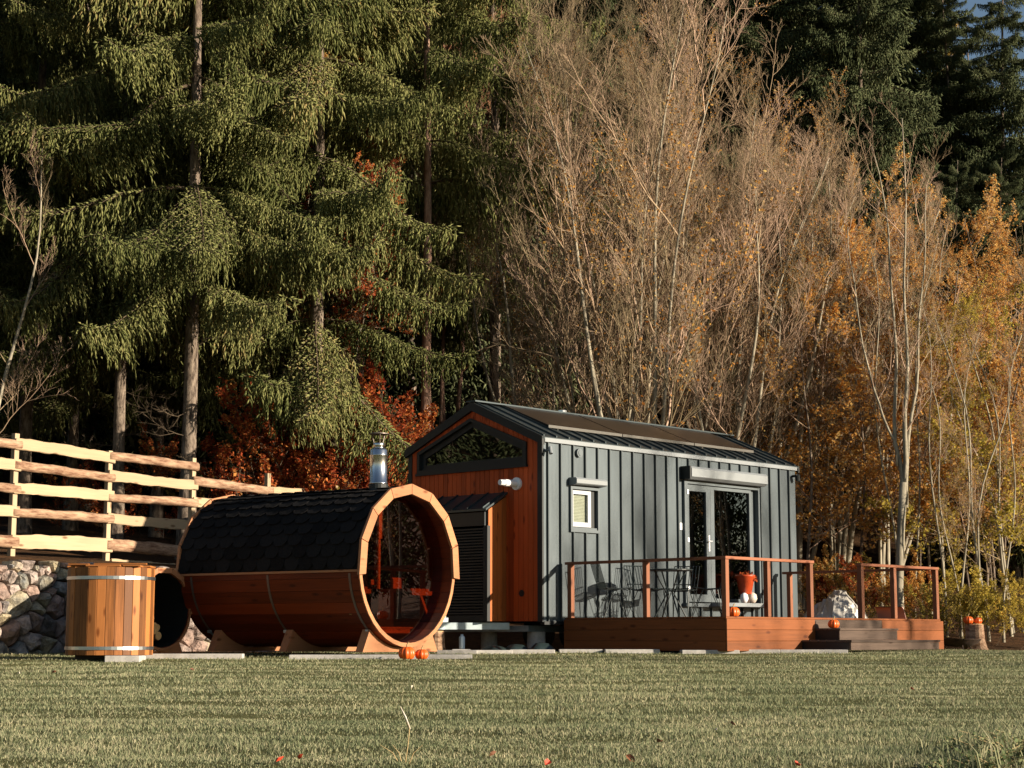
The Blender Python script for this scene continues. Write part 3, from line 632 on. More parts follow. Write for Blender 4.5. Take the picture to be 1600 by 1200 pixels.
pl = tag(empty('planter', px), 'orange planter with red foliage on the sill of the right glass pane', 'planter')
MB().lathe([(.09, .14), (.10, .15), (.155, .42), (.165, .43), (.165, .455), (.15, .455), (.14, .42)], 24).build('pot', 'planter', pl, smooth=True)
leaf_burst(rnd, 150, .19, .042, (.03, .06, .36), .7).build('foliage', 'lf_red', pl)
MB().lathe([(.07, 0), (.09, .14)], 20).build('pot_foot', 'rust', pl)
for i, (dx, r, h, m, lb) in enumerate(((-.12, .07, .16, 'white', 'small white pot on the sill in front of the orange planter'), (.10, .085, .17, 'cream', 'small cream gourd on the sill right of the white pot'))):
    q = cabin_world(4.66+dx, -.28+.0*i, .775); small('pot' if i == 0 else 'gourd', MB().lathe([(r*.6, 0), (r, h*.4), (r*.85, h*.8), (r*.3, h)], 18, q), m, lb, 'pot' if i == 0 else 'gourd', smooth=True)
q = cabin_world(3.66, .45, ZB+.1); rp = tag(empty('red_pot', q), 'dark red pot indoors behind the narrow glass door leaf', 'pot')
MB().lathe([(.13, 0), (.14, .40), (.18, .42), (.20, .78), (.18, .78)], 20).build('pot', 'rpot', rp, smooth=True); leaf_burst(rnd, 50, .2, .05, (0, 0, .78), .7).build('foliage', 'lf_olive', rp)

# ------------------------------------------------------------------ barrel sauna
BF = Vector((-1.362, 23.5, 0)); BYAW = .981; BTH = math.atan2(math.cos(BYAW), -math.sin(BYAW)); BZ, BR, BL = 1.123, 1.032, 3.085
sauna = tag(empty('barrel_sauna', BF, BTH), 'large barrel sauna with black shingled top and bronze glass front', 'sauna')
def pol(r, t, x, zc=BZ): return (x, r*math.cos(t), zc+r*math.sin(t))
def stave_mesh(R, n, th, L, gap=.004):
    mb = MB(); da = PI/n-gap/R/2
    mb.prism([(0, -R*math.sin(da), R*math.cos(da)), (0, R*math.sin(da), R*math.cos(da)), (0, (R-th)*math.sin(da), (R-th)*math.cos(da)), (0, -(R-th)*math.sin(da), (R-th)*math.cos(da))], (L, 0, 0)); return mb.mesh('stave')
NS = 40; sm = stave_mesh(BR, NS, .045, BL)
for i in range(NS): put('stave', sm, 'stave', sauna, mw=Matrix.Translation((0, 0, BZ)) @ Matrix.Rotation(2*PI*(i+.5)/NS, 4, 'X'))
# pale cut rim at the front of the staves
def arc_ring(mb, r0, r1, x0, x1, t0, t1, n, zc=BZ):
    for i in range(n):
        a = t0+(t1-t0)*i/n; b = t0+(t1-t0)*(i+1)/n
        mb.prism([pol(r0, a, x0, zc), pol(r1, a, x0, zc), pol(r1, b, x0, zc), pol(r0, b, x0, zc)], (x1-x0, 0, 0))
mb = MB(); arc_ring(mb, BR-.05, BR+.004, -.018, -.001, 0, 2*PI, 40); mb.build('front_rim', 'newy', sauna)
def fascia(x0, x1):
    A0, A1, n = math.radians(-7), math.radians(187), 8
    for i in range(n):
        a = A0+(A1-A0)*i/n+.004; b = A0+(A1-A0)*(i+1)/n-.004; ro, ri = BR+.06, BR-.075
        mb = MB(); mb.prism([pol(ri, a, x0), pol(ro, a, x0), pol(ro, b, x0), pol(ri, b, x0)], (x1-x0, 0, 0)); mb.build('fascia_board', 'newy', sauna, bevel=.004)
fascia(-.062, -.02); fascia(BL+.003, BL+.04)
# shingles: rounded tongues in overlapping courses
SX, SE = .238, .158
mb = MB(); w = SX*.495; pts = [(-w, .02), (-w, -.09), (-w*.8, -.14), (-w*.45, -.172), (w*.45, -.172), (w*.8, -.14), (w, -.09), (w, .02)]
cur = []
for (a, b) in pts: cur.append((a, b))
vs = []; n = len(cur)
for (a, b) in cur: vs.append((a, b, .012 if b < 0 else .002))
for (a, b) in cur: vs.append((a, b, .004 if b < 0 else -.004))
mb.add(vs, [tuple(range(n))[::-1], tuple(range(n, 2*n))]+[(i, (i+1) % n, n+(i+1) % n, n+i) for i in range(n)]); shm = mb.mesh('shingle')
nrow = int((math.radians(194)*(BR+.01))/2/SE)
for side in (1, -1):
    for r in range(nrow+1):
        th = math.radians(-2)+SE*(r+1)/(BR+.012) if side == 1 else PI+math.radians(2)-SE*(r+1)/(BR+.012)
        if (side == 1 and th > PI/2+.12) or (side == -1 and th < PI/2+.0): continue
        off = (r % 2)*.5
        for c in range(13):
            x = SX*(c+.5-off)+.02
            if x < .08 or x > BL-.05: continue
            n_ = Vector((0, math.cos(th), math.sin(th))); d = Vector((0, math.sin(th), -math.cos(th)))*side  # d points down the slope
            X = Vector((1, 0, 0)); Yv = -d; Z = n_
            if X.cross(Yv).dot(Z) < 0: X = -X
            Rm = Matrix((X, Yv, Z)).transposed().to_4x4(); j = rnd.uniform(-.004, .004)
            put('shingle', shm, 'shingle', sauna, mw=Matrix.Translation(Vector((x+j, 0, BZ))+n_*(BR+.010+rnd.uniform(0, .004))) @ Rm)
mb = MB(); arc_ring(mb, BR+.001, BR+.009, .0, BL, math.radians(-4), math.radians(184), 40); mb.build('roof_felt', 'shingle', sauna)
for t in (-.068, PI+.068): # eave battens
    mb = MB(); p = pol(BR+.012, t, 0); mb.box(0, BL, p[1]-.012, p[1]+.012, p[2]-.016, p[2]+.012); mb.build('eave_batten', 'newx', sauna)
for x in (.13, 1.50, 2.86):
    mb = MB(); arc_ring(mb, BR+.001, BR+.006, x, x+.035, PI+.10, 2*PI-.10, 28); b_ = mb.build('steel_band', 'dband', sauna)
    mb = MB(); t = math.radians(-52); p = pol(BR+.02, t, x+.017); q = pol(BR+.02, t-.22, x+.017); mb.tube([p, q], .012, 8); mb.box(x-.006, x+.04, p[1]-.02, p[1]+.02, p[2]-.02, p[2]+.02); mb.build('band_tensioner', 'galv', sauna)
# front glass, back wall, floor and benches
mb = MB(); mb.prism([pol(BR-.05, 2*PI*i/48, .16) for i in range(48)], (.01, 0, 0)); mb.build('front_glass', 'bronze', sauna)
for i in range(14):
    y0 = -BR+.06+i*(2*BR-.12)/14; y1 = y0+(2*BR-.12)/14-.003
    h0 = math.sqrt(max(0, (BR-.05)**2-max(abs(y0), abs(y1))**2)); mb = MB(); mb.box(2.70, 2.73, y0, y1, BZ-h0, BZ+h0); mb.build('back_board', 'inner', sauna)
for i in range(7):
    mb = MB(); y0 = -.42+i*.12; mb.box(.22, 2.68, y0, y0+.112, .33, .352); mb.build('floor_slat', 'bench', sauna)
mb = MB(); mb.box(.24, .28, -.38, .38, .27, .328); mb.box(1.4, 1.44, -.38, .38, .27, .328); mb.build('floor_joist', 'bench', sauna)
for s in (1, -1):
    bn = empty('bench', parent=sauna)
    for i in range(5):
        y0 = s*(.46+i*.085); mb = MB(); mb.box(.30, 2.66, min(y0, y0+s*.075), max(y0, y0+s*.075), .835, .865); mb.build('bench_slat', 'bench', bn)
    mb = MB(); mb.box(.26, .298, min(s*.44, s*.90), max(s*.44, s*.90), .775, .834); mb.build('bench_front', 'bench', bn)
    mb = MB(); mb.prism([(.262, s*.62, .774), (.262, s*.67, .774), (.262, s*.84, .50), (.262, s*.79, .50)], (.03, 0, 0)); mb.build('bench_leg', 'bench', bn)
mb = MB(); mb.box(.7, 1.1, -.87, -.85, .98, 1.0); mb.box(.7, .72, -.80, -.60, .866, 1.0); mb.box(1.08, 1.1, -.80, -.60, .866, 1.0); mb.box(.7, .72, -.87, -.58, 1.0, 1.02); mb.build('backrest_frame', 'bench', sauna)
stv = empty('stove', parent=sauna)
MB().box(.24, .60, -.02, .30, .353, .80).build('stove_body', 'stove', stv, bevel=.01); MB().box(.22, .62, -.04, .32, .802, .84).build('stove_top', 'stove', stv)
MB().lathe([(.045, .84), (.045, 1.50)], 16, (.40, .13, 0)).build('inner_pipe', 'brass', stv, smooth=False); MB().lathe([(.07, 1.5), (.07, 2.06)], 18, (.40, .13, 0)).build('inner_pipe_sleeve', 'brass', stv)
ch = empty('chimney', parent=sauna)
MB().lathe([(.16, 2.11), (.13, 2.16), (.13, 2.22)], 20, (.40, .13, 0)).build('flashing', 'trim', ch)
MB().lathe([(.125, 2.22), (.125, 2.24), (.118, 2.245), (.118, 2.60), (.121, 2.605), (.118, 2.61), (.118, 2.67), (.09, 2.70)], 28, (.40, .13, 0)).build('pipe', 'steel', ch, smooth=True)
MB().lathe([(.075, 2.69), (.075, 2.76), (.07, 2.77)], 24, (.40, .13, 0)).build('pipe_neck', 'steel', ch, smooth=True)
mb = MB()
for t in (.3, 2.4, 4.5): mb.tube([(.40+.065*math.cos(t), .13+.065*math.sin(t), 2.76), (.40+.10*math.cos(t), .13+.10*math.sin(t), 2.885)], .008, 6)
mb.build('cap_strut', 'dband', ch); MB().lathe([(.135, 2.885), (.135, 2.895), (.03, 2.915)], 24, (.40, .13, 0)).build('rain_cap', 'dband', ch)
# cradles
def cradle(x0, x1, half, zt, zb, Rr, zc, parent, m='newy'):
    mb = MB(); n = 14; top = []
    for i in range(n+1):
        y = -half*.82+2*half*.82*i/n; inside = Rr*Rr-y*y; top.append((x0, y, min(zt, zc-math.sqrt(max(inside, 0)) if inside > 0 else zt)))
    for i in range(n):
        a, b = top[i], top[i+1]; k0 = 1/.82 if i == 0 else 1; k1 = 1/.82 if i == n-1 else 1
        mb.prism([(x0, a[1]*k0, zb), (x0, b[1]*k1, zb), (x0, b[1], b[2]), (x0, a[1], a[2])], (x1-x0, 0, 0))
    mb.build('cradle', m, parent)
for x in (.10, 1.38, 2.65): cradle(x, x+.12, .80, .34, .03, BR+.008, BZ, sauna)
# bucket on the bench
bw_ = Matrix.Translation(BF) @ Matrix.Rotation(BTH, 4, 'Z'); p = bw_ @ Vector((.42, .70, .866))
bk = tag(empty('sauna_bucket', p), 'small wooden bucket on the left bench inside the sauna', 'bucket'); MB().lathe([(.09, 0), (.11, .20), (.10, .20), (.08, .02)], 16).build('bucket_wall', 'bench', bk)

# pavers
pv = [((-2.0, 22.85), 1.6, .38, 'under the front cradle of the sauna'), ((-.88, 22.98), .75, .38, 'right of the two grass pumpkins'), ((-.75, 24.7), .55, .35, 'in front of the barked log'), ((-.30, 24.9), .60, .35, 'in front of the canister'), ((.28, 25.0), .62, .35, 'under the gable of the house'), ((.95, 25.15), .6, .35, 'left of the deck'),
      ((1.65, 25.0), .75, .35, 'before the shaded deck end'), ((2.70, 24.75), .78, .40, 'left of the near deck corner'), ((3.35, 24.98), .66, .38, 'right of the near deck corner'), ((3.95, 25.05), .52, .38, 'before the black step side'), ((4.42, 25.1), .42, .38, 'nearest the lower step front'), ((-4.72, 22.1), .42, .5, 'carrying the wooden tub'), ((-4.05, 22.9), 1.3, .2, 'between tub and sauna')]
for (x, y), a, b, lb in pv:
    z = gz1(x, y); h = .05 if 'tub' not in lb else .06
    q = MB().box(-a/2, a/2, -b/2, b/2, -.05, h).build('paving_slab', 'concrete', None, bevel=.008); q.location = (x, y, z); q.rotation_euler = (0, 0, rnd.uniform(-.05, .05)); tag(q, 'grey concrete slab '+lb, 'slab', 'concrete slabs in the grass')

# ------------------------------------------------------------------ wooden tub
tub = tag(empty('wooden_tub', (-5.00, 22.45, -.02)), 'upright wooden tub with two steel hoops beside the stone wall', 'tub')
TR, TH_ = .533, 1.09; n = 30
for i in range(n):
    t0 = 2*PI*i/n+.004; t1 = 2*PI*(i+1)/n-.004; rr = TR*(1+rnd.uniform(-.004, .004)); ri = TR-.04
    MB().prism([(rr*math.cos(t0), rr*math.sin(t0), .02), (rr*math.cos(t1), rr*math.sin(t1), .02), (ri*math.cos(t1), ri*math.sin(t1), .02), (ri*math.cos(t0), ri*math.sin(t0), .02)], (0, 0, TH_-.02+rnd.uniform(-.006, .006))).build('stave', 'tub', tub, bevel=.004)
def hoop(z, h, par, R=TR):
    mb = MB(); k = 48
    for i in range(k):
        a, b = 2*PI*i/k, 2*PI*(i+1)/k; r0, r1 = R+.001, R+.008
        mb.prism([(r0*math.cos(a), r0*math.sin(a), z), (r1*math.cos(a), r1*math.sin(a), z), (r1*math.cos(b), r1*math.sin(b), z), (r0*math.cos(b), r0*math.sin(b), z)], (0, 0, h))
    mb.build('hoop', 'band', par)
hoop(.94, .04, tub); hoop(.085, .04, tub)
MB().lathe([(TR-.05, .05), (TR-.05, TH_-.05)], 30).build('inner_tub', 'dark', tub)
for i in range(6):
    y0 = -.5+i*.168; hw = math.sqrt(max(.02, (TR+.01)**2-max(abs(y0), abs(y0+.16))**2)); MB().box(-hw, hw, y0, y0+.16, TH_+.004, TH_+.026).build('lid_board', 'tubx', tub, bevel=.004)
MB().box(-.12, .52, -.46, -.38, TH_+.027, TH_+.048).build('lid_batten', 'tubx', tub); MB().box(-.45, -.2, -.40, -.32, TH_+.027, TH_+.045).build('lid_batten', 'tubx', tub)
MB().box(-.35, .35, -.3, .3, -.03, .018).build('base', 'dark', tub)

# ------------------------------------------------------------------ small log-store barrel
ws = tag(empty('log_store', (-4.665, 24.05, 0), BTH), 'small open wooden barrel holding firewood between the tub and the sauna', 'log store'); WR, WZ, WL = .535, .575, .95
sm2 = stave_mesh(WR, 22, .035, WL)
for i in range(22): put('stave', sm2, 'stave', ws, mw=Matrix.Translation((0, 0, WZ)) @ Matrix.Rotation(2*PI*(i+.5)/22, 4, 'X'))
mb = MB(); arc_ring(mb, WR-.035, WR+.003, -.015, -.001, PI*.93, PI*2.07, 24, WZ); mb.build('front_rim', 'newy', ws)
for i in range(7):
    a = math.radians(-5+190*i/7)+.005; b = math.radians(-5+190*(i+1)/7)-.005; mb = MB(); mb.prism([pol(WR-.03, a, -.04, WZ), pol(WR+.04, a, -.04, WZ), pol(WR+.04, b, -.04, WZ), pol(WR-.03, b, -.04, WZ)], (.038, 0, 0)); mb.build('fascia_board', 'newy', ws)
mb = MB(); mb.prism([pol(WR-.036, 2*PI*i/30, WL-.06, WZ) for i in range(30)], (.03, 0, 0)); mb.build('back_board', 'dark', ws)
mb = MB(); arc_ring(mb, WR-.042, WR-.037, .012, WL-.07, 0, 2*PI, 30, WZ); mb.build('shade_lining', 'trim', ws)  # black sheet standing in for the shade inside the barrel
for x in (.06, .7): cradle(x, x+.1, .48, .16, -.02, WR+.006, WZ, ws)
wsm = Matrix.Translation((-4.665, 24.05, 0)) @ Matrix.Rotation(BTH, 4, 'Z')
for i, (y, z, r) in enumerate(((-.06, .235, .06), (.07, .20, .075), (.20, .23, .06), (.02, .335, .085), (.16, .35, .065), (-.12, .345, .05), (.08, .47, .06))):
    lg = tag(empty('firewood_log'), 'cut firewood log stacked inside the small barrel', 'log', 'firewood in the small barrel'); lg.matrix_world = wsm @ Matrix.Translation((.12+.04*(i % 3), y, z))
    MB().tube([(.001, 0, 0), (.4, 0, 0)], r, 10).build('bark', 'log', lg); MB().tube([(-.004, 0, 0), (0, 0, 0)], r*.92, 10).build('cut_end', 'endgrain', lg)

# ------------------------------------------------------------------ stone retaining wall
wall = tag(empty('stone_wall', (WP[0]-WU[0]*3.2, WP[1]-WU[1]*3.2, -.12), math.atan2(WU[1], WU[0])), 'rough retaining wall of mixed field stones behind the tub', 'stone wall')
WLN, WH = 9.6, 1.36; R = random.Random(11); sites = []
tries = 0
while tries < 12000 and len(sites) < 260:
    tries += 1; x, z = R.uniform(0, WLN), R.uniform(0, WH); d = .33-.13*(z/WH)+R.uniform(-.13, .08)
    if all((x-a)**2+((z-b)*1.15)**2 > (.5*(d+c))**2*1.15 for a, b, c in sites): sites.append((x, z, d))
def clip(poly, a, b, c):
    out = []
    for i in range(len(poly)):
        p, q = poly[i], poly[(i+1) % len(poly)]; fp, fq = a*p[0]+b*p[1]-c, a*q[0]+b*q[1]-c
        if fp <= 0: out.append(p)
        if (fp < 0 < fq) or (fq < 0 < fp): t = fp/(fp-fq); out.append((p[0]+t*(q[0]-p[0]), p[1]+t*(q[1]-p[1])))
    return out
for x, z, d in sites:
    poly = [(0, 0), (WLN, 0), (WLN, WH+.05*math.sin(x*9)), (0, WH+.05*math.sin(x*9))]
    for a, b, dd in sites:
        if (a, b) != (x, z) and (a-x)**2+(b-z)**2 < 1.2: poly = clip(poly, a-x, b-z, ((a*a-x*x)+(b*b-z*z)+(d*d-dd*dd)*.3)/2)
        if len(poly) < 3: break
    if len(poly) < 3: continue
    pts = []
    for i in range(len(poly)):  # subdivide long edges and jitter
        p, q = poly[i], poly[(i+1) % len(poly)]; pts.append(p)
        if math.dist(p, q) > .14: pts.append(((p[0]+q[0])/2+R.uniform(-.012, .012), (p[1]+q[1])/2+R.uniform(-.012, .012)))
    c = (sum(p[0] for p in pts)/len(pts), sum(p[1] for p in pts)/len(pts)); bul = R.uniform(.02, .11); tx, tz = R.uniform(-.4, .4), R.uniform(-.4, .25); n = len(pts); vs = []
    for k, (s, y) in enumerate(((.965, .22), (.95, .04), (.80, -.4), (.45, -.85))):
        for p in pts:
            dx, dz = p[0]-c[0], p[1]-c[1]; yy = y if k < 2 else y*bul+tx*dx+tz*dz+R.uniform(-.018, .018)
            if k == 1: yy = y+tx*dx*.6+tz*dz*.6+R.uniform(-.015, .015)
            vs.append((c[0]+dx*s*(1+R.uniform(-.03, .0)), yy, c[1]+dz*s*(1+R.uniform(-.03, .0))))
    vs.append((c[0], -bul, c[1])); fs = []
    for k in range(3): fs += [(k*n+i, k*n+(i+1) % n, (k+1)*n+(i+1) % n, (k+1)*n+i) for i in range(n)]
    fs += [(3*n+i, 3*n+(i+1) % n, 4*n) for i in range(n)]
    MB().add(vs, fs).build('stone', 'stone', wall)
MB().box(0, WLN, .10, .22, -.05, WH-.1).build('mortar_core', 'floor_f', wall)

# ------------------------------------------------------------------ fence
fence = tag(empty('rail_fence', (-7.52, 27.0, 0), math.atan2(1.675, 1.05)), 'raw timber fence of half-round rails and square posts above the stone wall', 'fence')
FS = math.hypot(1.05, 1.675)
for k, zt in zip(range(-2, 7), (3.28, 3.28, 3.28, 3.19, 3.24, 3.13, 3.15, 3.12, 3.12)):
    zg = gz1(-7.52+1.05*k, 27+1.675*k)-.1
    mb = MB(); mb.box(FS*k-.045, FS*k+.045, -.02, .06, zg, zt); mb.build('fence_post', 'sawnz', fence, bevel=.004)
def rail(x0, x1, z, h, kind, seed):
    R = random.Random(seed); mb = MB(); n = 22; m = 10; rings = []
    ph = R.uniform(0, 9); tilt = R.uniform(-.012, .012)
    for i in range(n+1):
        u = i/n; x = x0+(x1-x0)*u; wob = .006*math.sin(u*5+ph)+.004*math.sin(u*17+ph*2); hh = h*(1+.05*math.sin(u*4+ph)+.03*math.sin(u*15+ph))
        zc = z+wob+tilt*(u-.5)*4; r = []
        if kind == 'sawn':
            for a, b in ((-.5, -.03), (-.46, -.045), (.46, -.045), (.5, -.03), (.42, .0), (.2, .012), (-.2, .012), (-.42, .0)): r.append((x, b-.02, zc+a*hh+(R.uniform(-.006, .006) if abs(a) > .4 else 0)))
        else:
            for j in range(m):
                t = 2*PI*j/m; r.append((x, -.035+.055*math.cos(t)*(1+R.uniform(-.06, .06)), zc+.5*hh*math.sin(t)*(1+R.uniform(-.06, .06))))
        rings.append(r)
    q = len(rings[0]); vs = [p for r in rings for p in r]
    fs = [(i*q+j, i*q+(j+1) % q, (i+1)*q+(j+1) % q, (i+1)*q+j) for i in range(n) for j in range(q)]+[tuple(range(q))[::-1], tuple(range(n*q, (n+1)*q))]
    mb.add(vs, fs); mb.build('fence_rail', 'sawn' if kind == 'sawn' else 'log', fence, smooth=(kind != 'sawn'))
Z5 = (3.10, 2.775, 2.455, 2.09, 1.66)
plan = {-2: 'slsls', -1: 'lslsl', 0: 'slsls', 1: 'lslsl'}
for k, ks in plan.items():
    for i, ch_ in enumerate(ks): rail(FS*k-.06, FS*(k+1)+.06, Z5[i], (.17 if ch_ == 's' else .145)+(.05 if i == 4 else 0), 'sawn' if ch_ == 's' else 'log', 31+k*7+i)
rail(FS*1+.05, FS*2+.04, 1.36, .16, 'sawn', 77); 
for k in (2, 3, 4, 5):
    for i, z in enumerate((2.83, 2.50, 2.15, 1.8)): rail(FS*k-.04, FS*(k+1)+.06, z, .155, 'sawn' if (k+i) % 2 == 1 else 'log', 131+k*9+i)

# ------------------------------------------------------------------ stump, fire bowl, tarp, pink board on the right
ST = (7.66, 29.9)
st = tag(empty('tree_stump', (*ST, 0)), 'tall tree stump carrying two pumpkins at the right edge of the lawn', 'stump')
MB().lathe([(.27, -.05), (.20, .05), (.165, .18), (.15, .42), (.14, .43)], 18, (0, 0, 0), lambda t: 1+.08*math.sin(4*t)+.04*math.sin(9*t)).build('bark', 'log', st)
MB().lathe([(.13, .431), (.13, .437)], 16).build('cut_top', 'endgrain', st)
pumpkin(ST[0]-.12, ST[1]-.08, .438, .083, 'left of two pumpkins on the tall stump'); pumpkin(ST[0]+.07, ST[1]+.04, .438, .07, 'right of two pumpkins on the tall stump')
fb = tag(empty('fire_bowl', (7.32, 29.6, 0)), 'dark rusty fire bowl on thin legs beside the stump', 'fire bowl')
MB().lathe([(.05, .06), (.2, .075), (.31, .125), (.36, .185), (.375, .19), (.35, .18), (.2, .10), (.05, .09)], 28).build('bowl', 'rust', fb, smooth=True)
for t in (.5, 2.6, 4.7): MB().tube([(.22*math.cos(t), .22*math.sin(t), .10), (.28*math.cos(t), .28*math.sin(t), -.02)], .012, 6).build('leg', 'rust', fb)
# tarp heap
R = random.Random(5); mb = MB(); nx, ny = 26, 16; vs = []
for j in range(ny):
    for i in range(nx):
        u, v = i/(nx-1)*2-1, j/(ny-1)*2-1; r = max(0, 1-(abs(u)**2.2+abs(v)**2.2)); z = .55*r**.6*(1+.25*math.sin(u*4+1))+.05*math.sin(9*u+5*v)*r+R.uniform(-.035, .035)*(r > 0)
        vs.append((u*.62+R.uniform(-.015, .015), v*.5, z*.78))
mb.add(vs, [(j*nx+i, j*nx+i+1, (j+1)*nx+i+1, (j+1)*nx+i) for j in range(ny-1) for i in range(nx-1)]); tp = mb.build('tarp', 'tarp', None); tp.location = (5.95, 33.2, gz1(5.95, 33.2)+.30); tag(tp, 'crumpled silver tarpaulin over a heap behind the deck', 'tarpaulin')
tp.modifiers.new('thick', 'SOLIDIFY').thickness = .01
for i in range(5):
    q = MB().box(-.6, .6, -.06, .06, 0, .07).build('timber_offcut', 'sawn', None); q.location = (5.8+.1*i, 32.7+.25*i, gz1(5.9, 33)+.06+.08*(i % 3)); q.rotation_euler = (0, 0, .2*i-.3); tag(q, 'raw timber offcut in the heap under the silver tarpaulin', 'timber', 'offcuts under the tarpaulin')
mb = MB(); n = 8
prof = [(-.2+.4*i/n, .17*math.cos((i/n)*PI*.55)) for i in range(n+1)]
mb.add([(x, y, z) for y in (-.22, .22) for x, z in prof]+[(x, y, z-.012) for y in (-.22, .22) for x, z in prof], [(i, i+1, n+1+i+1, n+1+i) for i in range(n)]+[(2*n+2+n+1+i, 2*n+2+n+1+i+1, 2*n+2+i+1, 2*n+2+i) for i in range(n)]+[(i, 2*n+2+i, 2*n+2+i+1, i+1) for i in range(n)]+[(n+1+i+1, 2*n+2+n+1+i+1, 2*n+2+n+1+i, n+1+i) for i in range(n)])
q = cabin_world(5.62, -2.35, DZ+.03); pk = mb.build('curved_seat', 'pink', None); pk.location = q; pk.rotation_euler = (0, 0, TH+.4); tag(pk, 'curved pink plastic seat shell lying near the right deck railing', 'seat shell')

# ------------------------------------------------------------------ vegetation building blocks (numpy)
def spindles(P0, P1, w):
    """3-sided double cones from P0 to P1: verts, tris"""
    n = len(P0); d = P1-P0; L = np.linalg.norm(d, axis=1, keepdims=True)+1e-9; d = d/L
    ref = np.where(np.abs(d[:, 2:3]) < .9, np.array([[0, 0, 1.0]]), np.array([[1.0, 0, 0]])); a = np.cross(d, ref); a /= np.linalg.norm(a, axis=1, keepdims=True)+1e-9; b = np.cross(d, a)
    c = P0+(P1-P0)*.4; ww = w[:, None]*.5; ph = np.random.RandomState(n).uniform(0, 6.28, n)[:, None]
    ring = [c+ww*(a*np.cos(ph+k*2.0944)+b*np.sin(ph+k*2.0944)) for k in range(3)]
    V = np.stack([P0, P1]+ring, 1).reshape(-1, 3); o = np.arange(n)*5; T = []
    for k in range(3):
        i, j = o+2+k, o+2+(k+1) % 3; T += [np.stack([o, j, i], 1), np.stack([o+1, i, j], 1)]
    return V, np.concatenate(T)
def prisms(A, B, ra, rb):
    n = len(A); d = B-A; L = np.linalg.norm(d, axis=1, keepdims=True)+1e-9; d = d/L
    ref = np.where(np.abs(d[:, 2:3]) < .9, np.array([[0, 0, 1.0]]), np.array([[1.0, 0, 0]])); a = np.cross(d, ref); a /= np.linalg.norm(a, axis=1, keepdims=True)+1e-9; b = np.cross(d, a)
    V = []
    for P, r in ((A, ra), (B, rb)):
        for k in range(3): V.append(P+r[:, None]*(a*math.cos(k*2.0944)+b*math.sin(k*2.0944)))
    V = np.stack(V, 1).reshape(-1, 3); o = np.arange(n)*6; Q = [np.stack([o+k, o+(k+1) % 3, o+3+(k+1) % 3, o+3+k], 1) for k in range(3)]
    return V, np.concatenate(Q)
def leaf_quads(P, R, size, flat=.5):
    n = len(P); a = R.normal(size=(n, 3)); a[:, 2] *= .6; a /= np.linalg.norm(a, axis=1, keepdims=True); nn = R.normal(size=(n, 3)); nn[:, 2] += flat
    b = np.cross(a, nn); b /= np.linalg.norm(b, axis=1, keepdims=True)+1e-9; nrm = np.cross(a, b); s = size*R.uniform(.6, 1.25, n)[:, None]
    V = np.stack([P, P+a*s*.5+b*s*.36+nrm*s*.1, P+a*s, P+a*s*.5-b*s*.36+nrm*s*.1], 1).reshape(-1, 3); o = np.arange(n)*4
    return V, np.stack([o, o+1, o+2, o+3], 1)
def combine(name, parts, mats):
    """parts: list of (V, F, material index)"""
    V = []; F = []; mi = []; o = 0
    for v, f, m in parts:
        if len(v) == 0: continue
        V.append(v); F.append(f+o); mi.append(np.full(len(f), m)); o += len(v)
    return np_mesh(name, np.concatenate(V), F, mats, np.concatenate(mi))

